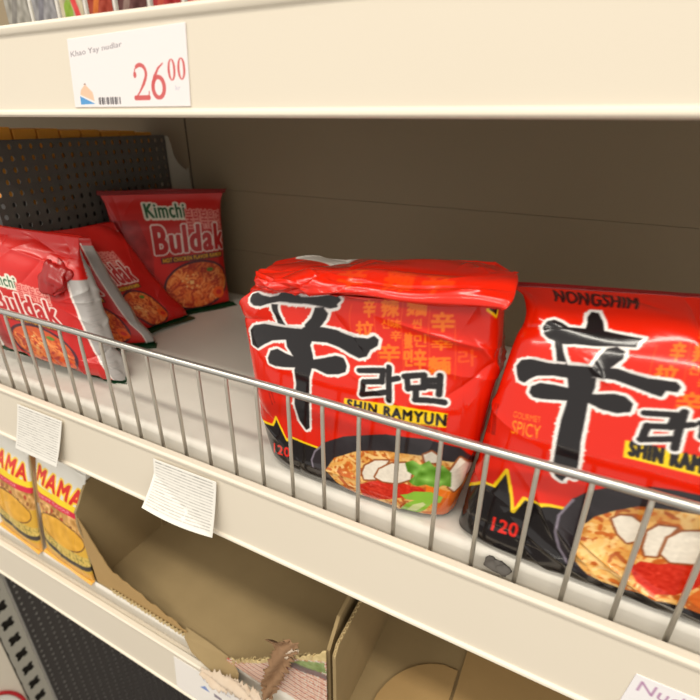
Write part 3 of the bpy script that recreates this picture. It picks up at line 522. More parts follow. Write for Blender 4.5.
# perforated sheet: square cells round eight-sided holes
def perforated(mb, org, eu, ev, nu, nv, pitch, r, skip=None, slot=1.0):
    org, eu, ev = (np.asarray(a, float) for a in (org, eu, ev))
    for i in range(nu):
        for j in range(nv):
            c = ((i + .5) * pitch, (j + .5) * pitch); h = pitch / 2
            if skip and skip(c): continue
            sq = [(-h, -h), (0, -h), (h, -h), (h, 0), (h, h), (0, h), (-h, h), (-h, 0)]
            ho = [(r * math.cos(a), r * slot * math.sin(a)) for a in (math.radians(225 + 45 * k) for k in range(8))]
            V = [org + eu * (c[0] + a) + ev * (c[1] + b) for a, b in sq + ho]
            mb.add(V, [(k, (k + 1) % 8, 8 + (k + 1) % 8, 8 + k) for k in range(8)])

t = thing('divider_panel', (XD, 37, DECK), 'dark perforated metal divider with a cut-away rear corner standing behind the red packets', 'divider')
pitch = 1.0
m = MB()
ny = 21; nz = 20
y_start, z_top = 25.7, -1.95
def cut(c):
    y, d = y_start + c[0], c[1]
    dz = -(z_top - (z_top - 22 * pitch)) + c[1]            # depth under the top edge, negative
    return False
perforated(m, (XD, y_start, z_top - nz * pitch), (0, 1, 0), (0, 0, 1), ny, nz, pitch, .19, cut, slot=1.35)
o = m.build('perforated_sheet', 'grey_metal', t)
so = o.modifiers.new('sheet', 'SOLIDIFY'); so.thickness = .0012
# plain rear strip with the swept notch and the folded top edge
rear = [(46.6, z_top), (47.2, z_top - .1), (47.5, z_top - 1.0), (47.7, -4.2), (48.2, -5.1), (49.0, -5.8), (49.7, -6.2), (50.0, -5.9), (50.0, -21.95), (46.6, -21.95)]
MB().slab([(XD + .12, y, z) for y, z in rear], (-1, 0, 0), .3).build('rear_edge', 'pale_metal', t)
MB().box(XD - .25, XD + .05, y_start, 46.7, z_top - .05, z_top + .08).build('top_edge', 'grey_metal', t)

# warm-coloured cartons standing in the next bay, seen over and through the divider
ORD = ('first', 'second', 'third', 'fourth', 'fifth', 'sixth', 'seventh', 'eighth')
for k in range(8):
    y0 = 28.0 + k * 2.42
    c = thing('carton', (XD - 5, y0 + 1.1, DECK), 'orange carton behind the perforated divider, %s from the left' % ORD[k], 'carton', 'orange cartons behind the divider')
    h = -0.85 - .04 * (y0 - 28) - (.1 if k % 2 else 0)
    MB().box(XD - 8.2, XD - 2.6, y0, y0 + 2.25, -7.2 - (k % 3), h).build('sleeve', 'orange_carton', c, bevel=.1)
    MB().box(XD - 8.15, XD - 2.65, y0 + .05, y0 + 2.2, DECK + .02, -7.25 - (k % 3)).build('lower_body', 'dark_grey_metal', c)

# ---------------------------------------------------------------- wire guard along the middle shelf
FY, FZ, FX0, FDX = 20.80, -14.88, -44.0, 2.415
g = thing('wire_guard', (-12, FY, ZT), 'chrome wire guard rail of upright bars along the front of the middle shelf', 'guard rail')
xs = np.linspace(-66, 24, 60)
MB().tube([(x, FY - .05 + .04 * math.sin(x * .3), FZ) for x in xs], .25, 14).build('top_rail', 'chrome_wire', g, smooth=True)
MB().tube([(x, FY + .05, ZT - .75) for x in (-66, 24)], .14, 10).build('bottom_wire', 'steel_wire', g, smooth=True)
for i in range(-8, 27):
    x = FX0 + i * FDX
    MB().tube([(x, FY + .12, FZ - .02), (x, FY + .06, FZ - .8), (x, FY + .05, -19), (x, FY + .05, ZT - .85)], .135, 10).build('bar', 'steel_wire', g, smooth=True)
# ================================================================ red packets with the black brush sign
RED, DKRED, BLACK, WHITE, YEL = (220, 32, 6), (150, 18, 16), (26, 22, 24), (236, 232, 228), (246, 206, 20)
ORG = (246, 128, 14)
def shin_art(A, hanja=True, text_white=True):
    c = Canvas(16.2, 19.5, RED, 60)
    # column of pale orange signs on the right
    signs = '辛辣麵辛拉味辛씬辣민辛麵辛면辛辛라신辣'
    for k, L in enumerate(A['hlines']): c.put(c.stroke(L, .05), (238, 84, 16), .7)
    for k, q in enumerate(A['hcols']):
        c.put(c.text(signs[k % len(signs)], [q[0], q[1], q[2], q[3]], .025), ORG, .45 if k in (16,) else .85)
    if A['gourmet']:
        for w, q in zip(('GOURMET', 'SPICY'), A['gourmet'] if len(A['gourmet']) > 1 else []): c.put(c.text(w, q, .0), (250, 150, 24))
    # black foot with the yellow zigzag
    for L in A['zig']:
        q = list(L); foot = [(-.3, q[0][1] + .02)] + q + [(1.3, q[-1][1] - .03), (1.3, -.2), (-.3, -.2)]
        c.put(c.poly(foot), BLACK)
        c.put(c.stroke([(-.3, q[0][1] + .02)] + q, .17), YEL)
    for q in A['code']: c.put(c.text('120', q, .02), (226, 40, 30))
    for q in A['sidetext']:
        for r in range(2):
            c.put(c.text('llıllıılıll', q, .0), (90, 10, 10), .7)
    # bowl
    for L in A['bowl_outer']: c.put(c.poly(L), (44, 38, 42))
    for L in A['bowl_rim']: c.put(c.stroke(L, .12), (150, 140, 156), .8)
    for L in A['noodles']:
        c.noodles(c.poly(L), (206, 134, 56), [(240, 190, 110), (232, 168, 84), (246, 206, 136)], [(196, 92, 26), (214, 110, 36), (178, 84, 30)], 520, .2, 1.3)
    for L in A['broth']: c.put(c.poly(L), (214, 96, 28), .9)
    for L in A['chili']:
        k = c.poly(L); c.put(k, (206, 44, 22)); c.mottle(k, 10)
    for L in A['mush']:
        k = c.poly(L); c.put(c.grow(k, .10), (150, 84, 44)); c.put(k, (234, 224, 208)); c.mottle(k, 5)
    for L in A['leaf']:
        k = c.poly(L); c.put(k, (98, 150, 44)); c.mottle(k, 26, .35)
    for L in A['carrot']: c.put(c.poly(L), (240, 122, 24))
    for L in A['onion']: c.put(c.poly(L), (140, 190, 60))
    for L in A['onion_in']: c.put(c.poly(L), (206, 214, 150))
    # name band and lettering
    for L in A['banner']: c.put(c.poly(L), YEL)
    for q in A['shin_text']: c.put(c.text('SHIN RAMYUN', q, .045), BLACK)
    for q in A['small_text']: c.put(c.text('RAMYUN NOODLE SOUP', q, .0), (90, 12, 12), .8)
    k = None
    for L in A['ra']: k = c.stroke(L, .30, k)
    c.put(c.grow(k, .13), WHITE); c.put(k, BLACK)
    # the brush sign: black with a ragged white border
    k = None
    for L in A['han']: k = c.poly(L, k)
    r = random.Random(2)
    w = c.grow(k, .17)
    ys, xs = np.nonzero(w & ~c.grow(k, .13))
    for i in (r.sample(range(len(ys)), min(130, len(ys)))):
        c.ell((xs[i] / c.nx, ys[i] / c.ny), r.uniform(.03, .09), r.uniform(.03, .09), 0, w)
    c.put(w, WHITE); c.put(k, BLACK)
    for L in A['slash']: c.put(c.poly(L), (214, 208, 204))
    for q in A.get('hilogo', []): c.put(c.poly(q), BLACK); c.put(c.stroke(list(q) + [q[0]], .14), YEL)
    for q in A.get('nongshim', []): c.put(c.text('NONGSHIM', q, .02), (70, 8, 10))
    return c

def shin_back():
    c = Canvas(16.2, 19.5, RED, 20)
    c.put(c.poly([(.12, .1), (.88, .1), (.88, .93), (.12, .93)]), (232, 226, 216))
    for r in range(26):
        y = .14 + r * .03
        c.put(c.stroke([(.16, y), (.84, y)], .06), (150, 140, 134), .6)
    return c

def film_seam(pack, m, parent):
    """the lengthwise fin on the back of the bag"""
    B = pack.half(41, 60, -1)
    mid = B[3:-3, 20]; P = B[3:-3]
    n = np.cross(P[:, 24] - P[:, 16], np.gradient(mid, axis=0)); n /= np.linalg.norm(n, axis=-1, keepdims=True)
    ctr = pack.half(41, 60, 1)[3:-3, 20]
    n *= np.sign(((mid - ctr) * n).sum(-1))[:, None]
    tx = P[:, 24] - P[:, 16]; tx /= np.linalg.norm(tx, axis=-1, keepdims=True)
    rows = [mid + n * .02, mid + n * .10 + tx * .1, mid + n * .08 + tx * .9]
    me = grid_mesh('back_fin', np.array(rows))
    o = link('back_fin', me, m, parent); s = o.modifiers.new('film', 'SOLIDIFY'); s.thickness = .0003
    return o

t = thing('noodle_packet', (-11, 24.5, DECK), 'red and black noodle packet in the middle with its top folded over', 'noodle packet', 'red noodle packets with a black brush sign')
wrapper(SHIN_A, shin_art(ART_A), shin_back(), 'glossy_print', t, 320, 380)
fc = Canvas(16.2, 7, RED, 50)
for sg, x in (('辛', .40), ('辣', .56), ('辛', .68)):
    fc.put(fc.text(sg, [(x, .22), (x + .09, .22), (x + .09, .55), (x, .55)], .03), ORG, .30)
fc.put(fc.poly([(.12, .84), (.22, .80), (.36, .83), (.40, 1.1), (.10, 1.1)]), (232, 228, 220))
for k in range(5): fc.put(fc.stroke([(.14, .86 + k * .03), (.37, .87 + k * .03)], .05), (150, 146, 140), .7)
ft = wrapper(FOLD_A, fc, RED, 'glossy_print', t, 240, 110, 60, name='folded_top')
seal(FOLD_A, 'top', 'red_film', ft, 'top_seal', .5, turn=-.5)
seal(SHIN_A, 'bottom', 'black_film', t, 'bottom_seal', .5, turn=1.2)
film_seam(SHIN_A, 'red_film', t)
t = thing('noodle_packet', (4, 24, DECK), 'red and black noodle packet cut off by the right edge of the picture', 'noodle packet', 'red noodle packets with a black brush sign')
wrapper(SHIN_B, shin_art(ART_B), shin_back(), 'glossy_print', t, 340, 380)
seal(SHIN_B, 'top', 'dark_red_film', t, 'top_seal', .8, droop=.5, out=.015)
seal(SHIN_B, 'bottom', 'black_film', t, 'bottom_seal', .5, turn=1.2)
film_seam(SHIN_B, 'red_film', t)

# ================================================================ the leaning red packets at the left
BRED, PINK, SILV = (196, 24, 20), (232, 150, 140), (172, 168, 166)
def quad(x0, y0, x1, y1, slope=0.): return [(x0, y0), (x1, y0 + slope), (x1, y1 + slope), (x0, y1)]
def buldak_art(silver=True, tk=1.0, x1=.90, edge=None):
    c = Canvas(13, 14, BRED, 50); c.tk = tk
    c.put(c.poly([(0, .84), (1, .84), (1, 1.1), (0, 1.1)]), (206, 26, 20), .8)
    # name plate and lettering
    sx = (x1 - .06) / .9
    X = lambda a: .06 + a * sx * .98
    k = c.text('Kimchi', quad(X(.30), .81, X(.64), .92, -.01), .02)
    c.put(c.grow(k, .22), (226, 222, 206)); c.put(k, (20, 84, 46))
    k = c.text('불닭볶음면', quad(X(.64), .73, X(.98), .86, -.02), .0)
    c.put(c.grow(k, .12), PINK); c.put(k, (196, 30, 34))
    k = c.text('Buldak', quad(X(.33), .54, X(1.0), .75, -.01), .03)
    c.put(c.grow(k, .16), (234, 214, 206)); c.put(k, (188, 20, 24))
    c.put(c.poly(quad(X(.36), .455, X(.98), .505, 0)), (92, 20, 40))
    c.put(c.text('HOT CHICKEN FLAVOR RAMEN', quad(X(.38), .465, X(.96), .497, 0), .02), (240, 190, 30))
    # plate of noodles
    k = c.ell((X(.68), .25), 3.3 * sx + .6, 2.6, .1)
    c.put(c.grow(k, .25), (70, 26, 44))
    c.noodles(k, (206, 84, 34), [(230, 120, 52), (222, 98, 40), (240, 150, 80)], [(176, 40, 22), (190, 58, 26)], 300, .2, 1.2)
    for q in range(14):
        a, r = c.rng.uniform(0, 6.28), c.rng.uniform(0, 1)
        c.put(c.ell((X(.60 + .12 * r * math.cos(a)), .28 + .07 * r * math.sin(a)), .13, .10), (238, 190, 120))
    c.put(c.ell((X(.88), .15), .7, .7), (232, 90, 20)); c.put(c.ell((X(.88), .15), .35, .3), (206, 30, 20))
    c.put(c.ell((X(.82), .36), .4, .25), (90, 130, 40))
    # dark patterned corner beside the name
    k = c.poly([(0, .12), (X(.25), .12), (X(.30), .5), (X(.22), .8), (0, .8)]); c.put(k, (150, 20, 22), .7); c.mottle(k, 12, .5)
    # green foot
    c.put(c.poly([(-.1, -.1), (1.1, -.1), (1.1, .055), (-.1, .055)]), (20, 66, 38))
    if edge: x1 = edge
    if silver:
        c.put(c.poly([(x1 + .06, .05), (1.2, .05), (1.2, .98), (x1 + .03, .98)]), SILV)
        c.put(c.stroke([(x1 + .06, .03), (x1 + .045, .5), (x1 + .03, 1.0)], .18), (236, 226, 220))
        for r in range(16):
            y = .12 + r * .048
            c.put(c.stroke([(.93, y), (1, y + .008)], .05), (140, 138, 138), .5)
    return c

def buldak_back():
    c = Canvas(13, 14, SILV, 20)
    c.put(c.poly([(-.1, .92), (1.1, .92), (1.1, 1.1), (-.1, 1.1)]), BRED)
    c.put(c.poly([(-.1, -.1), (1.1, -.1), (1.1, .06), (-.1, .06)]), (20, 66, 38))
    return c

for pk, nm, art, res in ((BUL_FRONT, 'red noodle packet nearest the wire guard at the left, first of the leaning stack', buldak_art(True, .74, .68, .84), (260, 260)),
                       (BUL_SECOND, 'red noodle packet with a silver side strip, second of the leaning stack', buldak_art(True, .95, .72, .80), (200, 220)),
                       (BUL_THIRD, 'red noodle packet with a plain slanting edge, third of the leaning stack', buldak_art(False, .9, .62), (180, 200)),
                       (BUL_BACK, 'upright dull red noodle packet in the back corner, white lettering and noodles showing', buldak_art(False, 1.0, .87), (220, 240))):
    o, R = pk.frame
    t = thing('noodle_packet', tuple(o), nm, 'noodle packet', 'red noodle packets leaning at the left')
    wrapper(pk, art, buldak_back(), 'satin_print', t, *res)
    if pk is BUL_BACK: seal(pk, 'top', 'dark_red_film', t, 'top_seal', .9, droop=.3, turn=.5, out=.05)
    else: seal(pk, 'top', 'red_film', t, 'top_seal', .8, droop=.2, turn=-1.2)
    seal(pk, 'bottom', 'green_film', t, 'bottom_seal', 1.3 if pk is not BUL_FRONT else .6, turn=-1.45, out=.05)
    film_seam(pk, 'silver_film', t)
    if pk is BUL_FRONT:                                    # crumpled ear of film folded down over the front
        F = pk.half(60, 60, 1)
        c0 = F[43, 47]; ex = F[48, 46] - F[48, 34]; ex /= np.linalg.norm(ex); ez = F[54, 40] - F[40, 40]; ez /= np.linalg.norm(ez); en = np.cross(ex, ez)
        rr = random.Random(6); nb, na = 26, 40
        P = np.zeros((nb, na, 3))
        for a in range(nb):
            for b in range(na):
                th, ph = math.pi * a / (nb - 1), 2 * math.pi * b / (na - 1)
                q = 1 + .11 * math.sin(3 * ph + 2.5 * th) + .05 * math.sin(7 * ph - 2 * th) + .06 * math.sin(6 * th + 2 * ph)
                P[a, b] = c0 + 1.7 * q * math.sin(th) * math.cos(ph) * ex + 1.5 * q * math.cos(th) * ez + .60 * q * math.sin(th) * math.sin(ph) * en + .35 * math.sin(th) * math.cos(ph) * ez
        link('folded_corner', grid_mesh('folded_corner', P), 'crumpled_red', t)

# ================================================================ yellow and white packets on the lower shelf
def mama_art():
    c = Canvas(10.5, 15, (226, 222, 212), 50)
    c.put(c.poly([(0, .0), (1, 0), (1, .60), (0, .60)]), (214, 168, 60))
    k = c.poly([(0, .42), (1, .42), (1, .62), (0, .62)]); c.put(k, (200, 150, 84)); c.mottle(k, 30, .4)
    c.put(c.poly([(.0, .635), (1, .635), (1, .70), (0, .70)]), (246, 214, 40))
    c.put(c.poly([(.08, .585), (1, .585), (1, .64), (.08, .64)]), (214, 40, 70))
    c.put(c.text('SHRIMP FLAVOUR', quad(.14, .60, .72, .627), .0), (246, 220, 220), .8)
    k = c.text('MAMA', [(.10, .735), (.90, .70), (.96, .83), (.16, .85)], .045)
    c.put(c.grow(k, .22), (248, 208, 60)); c.put(k, (214, 36, 28))
    for q in range(24):
        c.put(c.ell((c.rng.uniform(.1, .9), c.rng.uniform(.46, .58)), .35, .22, c.rng.uniform(0, 3)), c.rng.choice([(180, 60, 40), (150, 96, 50), (220, 170, 90)]))
    k = c.ell((.5, .36), 4.2, 1.9); c.put(c.grow(k, .15), (120, 80, 40)); c.put(k, (226, 168, 56)); c.mottle(k, 8, .6)
    k = c.poly([(.0, .12), (1, .12), (1, .24), (0, .24)]); c.noodles(k, (206, 176, 90), [(226, 200, 110), (214, 184, 96)], [(150, 130, 60), (120, 110, 50)], 160, .14, .8)
    k = c.stroke([(-.1, .20), (.3, .15), (.7, .13), (1.1, .15)], .55); c.put(k, (70, 62, 56))
    c.put(c.poly([(0, -.1), (1, -.1), (1, .10), (0, .12)]), (222, 164, 76))
    return c
def red_art():
    c = Canvas(10, 15, (206, 34, 36), 30)
    c.put(c.poly([(0, 0), (1, 0), (1, .6), (0, .6)]), (214, 150, 60))
    return c
for pk, nm, art in ((MAMA_RIGHT, 'yellow and white noodle packet tight against the torn cardboard tray', mama_art()),
               (MAMA_LEFT, 'yellow and white noodle packet cut off by the left edge of the picture', mama_art()),
               (MAMA_RED, 'red-topped packet peeping out behind the yellow and white packets', red_art())):
    o, R = pk.frame
    t = thing('noodle_packet', tuple(o), nm, 'noodle packet', 'yellow noodle packets on the lower shelf')
    wrapper(pk, art, (214, 190, 140), 'satin_print', t, 200, 240)
    seal(pk, 'top', 'red_film' if pk is MAMA_RED else 'white_film', t, 'top_seal', .8, droop=.1)
    seal(pk, 'bottom', 'yellow_film', t, 'bottom_seal', .5, turn=-1.3)
    film_seam(pk, 'white_film', t)
# ================================================================ cardboard trays on the lower shelf
LD = -48.95
rj = random.Random(12)
def jag(a, b, n, amp, axis):
    """torn edge from a to b"""
    a, b, axis = (np.asarray(q, float) for q in (a, b, axis))
    return [a + (b - a) * (i / n) + axis * (rj.uniform(-amp, amp) if 0 < i < n else 0) for i in range(n + 1)]

def flute(mb, a, b, nrm, up, pitch=.55, amp=.16, depth=.5):
    """corrugated middle layer showing at a torn edge"""
    a, b, nrm, up = (np.asarray(q, float) for q in (a, b, nrm, up))
    L = np.linalg.norm(b - a); n = max(4, int(L / pitch * 6))
    P = np.array([[a + (b - a) * (i / n) + nrm * (amp * math.sin(2 * math.pi * i / 6)) + up * h * (1 + .25 * math.sin(i * 1.3)) for i in range(n + 1)] for h in (-depth, 0)])
    V = P.reshape(-1, 3); k = n + 1
    mb.add(V, [(i, i + 1, k + i + 1, k + i) for i in range(n)])

# ---- left tray, torn open at the front
t = thing('cardboard_tray', (-30, 32, LD), 'open brown cardboard tray with its front torn away, in the middle of the lower shelf', 'box', 'cardboard trays')
xl, xr, yf, yk = -44.4, -13.0, 21.55, 48.6
MB().slab([(xl, yf, LD), (xr, yf, LD), (xr, yk, LD), (xl, yk, LD)], (0, 0, 1), .3).build('base', 'card_inside', t)
MB().slab([(xl, yk, LD), (xr, yk, LD), (xr, yk, -31.5), (xl, yk, -31.5)], (0, -1, 0), .3).build('back_wall', 'card_inside', t)
side = [(xl, 33.0, LD), (xl, yf, LD)] + jag((xl, yf, -46), (xl, yf, -38.6), 6, .12, (0, 1, 0)) + jag((xl, yf, -38.2), (xl, yf + 1.9, -35.6), 5, .16, (0, 0, 1)) + [(xl, 33.0, -33.2)]
MB().slab(side, (1, 0, 0), .3).build('side_wall', 'card_inside', t)
MB().slab([(xl + .32, 31.2, LD + .3), (xl + .32, yk, LD + .3), (xl + .32, yk, -33.0), (xl + .32, 31.6, -32.6)], (1, .02, 0), .3).build('side_flap', 'card_inside', t)
MB().slab([(xr, yf + .2, LD), (xr, yk, LD), (xr, yk, -35), (xr, yf + 6, -37.0), (xr, yf + 2, -37.4), (xr, yf + .9, -38.6), (xr, yf + .2, -39.4)], (-1, 0, 0), .3).build('side_wall', 'card_inside', t)
# what is left of the front: a torn tongue at the left, sloping down to nothing
tear = jag((xl, yf, -38.4), (-41.2, yf, -44.6), 8, .14, (0, 0, 1)) + jag((-41.2, yf, -45.0), (-30.2, yf, -48.3), 16, .22, (0, 0, 1))[1:]
fm = MB().slab([(xl, yf, -48.6)] + tear + [(-30.2, yf, -48.75)], (0, 1, 0), .1)
fw = fm.build('front_wall', 'card_outside', t)
fl = MB()
flute(fl, (-41.5, yf - .12, -48.15), (-30.4, yf - .12, -48.5), (0, 1, 0), (0, 0, 1), .55, .10, .5)
o = fl.build('torn_edge', 'card_edge', fw); s = o.modifiers.new('ply', 'SOLIDIFY'); s.thickness = .0004
# right remnant of the front with its printed picture
nu, nv = 120, 80
X = np.linspace(-24.6, xr - .15, nu)
top = np.interp(X, [-24.6, -23.1, -19.3, -16.2, -15.0, -13.4, -13.1], [-48.3, -47.4, -44.4, -41.4, -40.8, -39.4, -38.9]) + .14 * np.sin(X * 4.1) + .10 * np.sin(X * 9.7)
VV = np.linspace(0, 1, nv)
botz = np.interp(X, [-24.6, -22.6, -21, -13], [-48.5, -48.75, -48.95, -48.95])
P = np.stack([np.broadcast_to(X, (nv, nu)), np.full((nv, nu), yf - .3), botz[None] + (top - botz)[None] * VV[:, None]], -1)
P[..., 1] += .10 * np.sin(P[..., 0] * 1.3) * VV[:, None]
UC = (P[..., 0] + 24.6) / 11.5; TC = (P[..., 2] + 49) / 10.5
c = Canvas(11, 12, (214, 204, 190), 40)
for r in range(30):
    y = -.1 + r * .034
    c.put(c.stroke([(0, y + .02), (.35, y), (.7, y - .005), (1, y - .03)], .20), (176, 84, 64) if r % 2 else (214, 150, 122), .9)
for k in range(18):
    c.put(c.stroke([(k / 17, -.1), (k / 17 + .01, 1)], .05), (164, 82, 66), .2)
edge = [(-.05, .10), (.13, .12), (.46, .40), (.73, .68), (.84, .74), (1.05, .86)]
k = c.poly(edge + [(1.05, 1.2), (-.05, 1.2)]); c.put(k, (206, 184, 134)); c.mottle(k, 8, .3)
k = c.poly([(.66, .56), (.78, .70), (.98, .80), (1.0, .68), (.84, .62)]); c.put(k, (120, 140, 84), .9); c.mottle(k, 14, .3)
k = c.poly([(.50, .40), (.72, .54), (1.0, .60), (1.0, .66), (.74, .63)]); c.put(k, (110, 92, 92), .85)
k = c.poly([(.38, .02), (.62, .10), (1.0, .06), (1.0, -.1), (.3, -.1)]); c.put(k, (226, 220, 210)); c.mottle(k, 8, .6)
img = c.im
ii = np.clip((TC * c.ny).astype(int), 0, c.ny - 1); jj = np.clip((UC * c.nx).astype(int), 0, c.nx - 1)
me = grid_mesh('printed_front', P, img[ii, jj]); o = pf = link('printed_front', me, 'paper_print', t)
o['label'] = 'torn front flap printed with a red woven pattern'
s = o.modifiers.new('ply', 'SOLIDIFY'); s.thickness = .0012; s.offset = -1
fl = MB()
for i in range(4, nu - 12, 8):
    j = i + 8
    a = np.array([X[i], yf - .22, top[i] + .10]); b = np.array([X[j], yf - .22, top[j] + .10])
    flute(fl, a, b, (0, 1, 0), (0, 0, 1), .62, .17, .45)
o = fl.build('torn_edge', 'card_edge', pf); s = o.modifiers.new('ply', 'SOLIDIFY'); s.thickness = .0004
# dog-eared scrap of liner pulled up from the torn front
scr = [(-19.4, 20.95, -44.6), (-18.6, 20.95, -42.5), (-17.9, 20.95, -40.6), (-17.2, 21.0, -39.4), (-16.4, 21.0, -39.6), (-15.5, 21.05, -39.6), (-15.3, 21.05, -40.6), (-16.5, 21.0, -42.8), (-17.4, 20.9, -45.6), (-18.3, 20.8, -48.6), (-19.7, 20.8, -48.8), (-19.0, 20.9, -46.6)]
def ragged(name, spine, widths, m, seed, across=(1, 0, 0), amp=.16):
    '''limp torn strip of liner paper following a spine'''
    t_ = np.linspace(0, 1, len(spine)); n, k = 46, 14
    T = np.linspace(0, 1, n)
    C = curve(np.column_stack([t_, spine]), T); Wd = curve(np.column_stack([t_, widths, widths]), T)[:, 0]
    rg = np.random.default_rng(seed)
    wl = Wd * (1 + .22 * rg.standard_normal(n)); wr = Wd * (1 + .22 * rg.standard_normal(n))
    U = np.linspace(-1, 1, k); A = np.asarray(across, float)
    off = np.where(U[None] < 0, U[None] * wl[:, None], U[None] * wr[:, None])
    P = C[:, None] + off[..., None] * A
    P[..., 1] += amp * np.sin(5 * U[None] + 9 * T[:, None] + seed) - .08 + .5 * amp * np.sin(13 * T[:, None] + 3 * U[None])
    o = link(name, grid_mesh(name, P), m, pf); q = o.modifiers.new('ply', 'SOLIDIFY'); q.thickness = .0006
    return o
ragged('torn_scrap', [(-16.2, 21.0, -39.2), (-16.9, 20.9, -40.6), (-17.4, 20.8, -42.6), (-18.2, 20.7, -45.0), (-18.9, 20.6, -47.2), (-19.2, 20.4, -48.8)], [.5, 1.15, 1.0, .8, .75, .5], 'wear_brown', 3)
ragged('torn_scrap', [(-15.6, 21.0, -40.2), (-16.6, 20.85, -41.0), (-17.6, 20.85, -42.0)], [.25, .5, .3], 'torn_paper', 5, (0, 0, 1), .08)
# crushed brown fold lying over the rail where the front is gone
cr = [(-30.6, 22.0, -48.5), (-27.5, 21.8, -48.4), (-24.2, 21.6, -48.6), (-22.8, 20.9, -48.7), (-22.4, 20.1, -49.2), (-24.4, 19.9, -49.35), (-26.6, 20.2, -49.25), (-28.6, 20.5, -49.1), (-30.2, 21.2, -48.85)]
MB().slab(cr, (0, -.15, .95), .14).build('crushed_fold', 'card_inside', t)
ragged('torn_liner', [(-26.6, 19.7, -49.3), (-24.4, 19.75, -49.3), (-22.4, 19.9, -48.9), (-20.6, 19.9, -48.9), (-18.9, 19.8, -49.4)], [.35, .8, .95, .75, .4], 'torn_paper', 8, (0, .35, .94), .12)

# ---- right tray
t = thing('cardboard_tray', (2, 32, LD), 'open brown cardboard tray under the right half of the middle shelf, inside empty', 'box', 'cardboard trays')
xa, xb = -12.5, 34.0
MB().slab([(xa, 21.3, LD), (xb, 21.3, LD), (xb, yk, LD), (xa, yk, LD)], (0, 0, 1), .3).build('base', 'card_inside', t)
MB().slab([(xa, 21.3, LD), (xa, yk, LD), (xa, yk, -36.5), (xa, 27.5, -37.9), (xa, 21.9, -38.2), (xa, 21.3, -39.0)], (1, 0, 0), .3).build('side_wall', 'card_inside', t)
MB().slab([(xa, yk, LD), (xb, yk, LD), (xb, yk, -36.5), (xa, yk, -36.5)], (0, -1, 0), .3).build('back_wall', 'card_inside', t)
MB().slab([(xb, 21.3, LD), (xb, yk, LD), (xb, yk, -36), (xb, 21.3, -36)], (1, 0, 0), .3).build('side_wall', 'card_inside', t)
fe = MB()
flute(fe, (xa + .15, 21.3, -38.9), (xa + .15, 21.9, -38.1), (1, 0, 0), (0, 0, 1), .5, .10, .3)
flute(fe, (xa + .15, 21.9, -38.1), (xa + .15, 27.5, -37.8), (1, 0, 0), (0, 0, 1), .5, .12, .4)
o = fe.build('cut_edge', 'card_edge', t); s = o.modifiers.new('ply', 'SOLIDIFY'); s.thickness = .0004
# two inner flaps meeting in a seam, one with a curved die cut
zf = LD + .32
MB().slab([(-3.7, 21.4, zf), (xb - .4, 21.4, zf), (xb - .4, yk - .4, zf), (-3.7, yk - .4, zf)], (0, 0, 1), .26).build('inner_flap', 'card_outside', t)
arc = [(-4.0, 21.4, zf), (-4.0, 30.8, zf)] + [(-4.0 - 5.6 * math.sin(a) - .6 * (1 - math.cos(a)), 24.5 + 6.4 * math.cos(a), zf) for a in np.linspace(.25, 1.45, 12)] + [(-10.4, 21.4, zf)]
MB().slab(arc, (0, 0, 1), .26).build('inner_flap', 'card_outside', t)

# ================================================================ labels and papers
def paper(name, corners, canvas, label, cat, group=None, bow=0., curl=0., corner=0., nu=120, nv=90, child='printed_sheet'):
    """thin sheet between bottom-left, bottom-right, top-right, top-left"""
    BLc, BRc, TRc, TLc = (np.asarray(c, float) for c in corners)
    U, V = np.meshgrid(np.linspace(0, 1, nu), np.linspace(0, 1, nv)); U, V = U[..., None], V[..., None]
    P = BLc * (1 - U) * (1 - V) + BRc * U * (1 - V) + TRc * U * V + TLc * (1 - U) * V
    P[..., 1] -= (curl * (1 - V) ** 2 + bow * np.sin(U * math.pi) * (1 - V))[..., 0]
    if corner:
        k = np.clip((1 - U - 1.4 * V)[..., 0], 0, 1)
        P[..., 2] += corner * k ** 1.2; P[..., 1] -= .9 * corner * k
    me = grid_mesh(name, P, canvas.sample(nv, nu)); o = link(name, me, 'paper_print')
    s = o.modifiers.new('sheet', 'SOLIDIFY'); s.thickness = .0003; s.offset = -1
    tag(o, label, cat, group)
    return o

# shelf price
c = Canvas(8.6, 3.3, (238, 232, 232), 110)
c.put(c.text('Khao Yay nudlar', [(.02, .72), (.49, .79), (.49, .88), (.02, .82)], .0), (120, 112, 120), .85)
def digit(c, pts_list, col, x, y, sx, sy):
    for pts, w in pts_list: c.put(c.stroke([(x + a * sx, y + b * sy) for a, b in pts], np.asarray(w) * 1.35), col, .92)
def arc_pts(cx, cy, rx, ry, a0, a1, n=18): return [(cx + rx * math.cos(math.radians(a)), cy + ry * math.sin(math.radians(a))) for a in np.linspace(a0, a1, n)]
RI = (206, 92, 92)
SW = 1.25
two = [(arc_pts(.45, .74, .36, .25, 170, -25) + [(.62, .45), (.35, .22), (.08, .04)], [.05] * 4 + [.13] * 14 + [.13, .07, .06]), ([(.06, .05), (.45, .05), (.88, .05)], .17), ([(.86, .02), (.92, .22)], .05), ([(.12, .70), (.12, .74)], .16)]
six = [([(.86, .96), (.55, .84), (.28, .6), (.14, .34)], [.05, .08, .14, .16]), (arc_pts(.5, .31, .36, .29, 0, 360, 30), [.13 + .05 * abs(math.cos(math.radians(a))) for a in np.linspace(0, 360, 30)])]
zero = [(arc_pts(.5, .5, .32, .47, 0, 360, 30), [.03 + .08 * abs(math.cos(math.radians(a))) for a in np.linspace(0, 360, 30)])]
digit(c, two, RI, .56, .10, .135, .46); digit(c, six, RI, .70, .11, .125, .46)
digit(c, zero, RI, .84, .33, .068, .27); digit(c, zero, RI, .915, .335, .068, .27)
c.put(c.text('kr', [(.895, .21), (.935, .21), (.935, .27), (.895, .27)], 0), (180, 176, 196), .7)
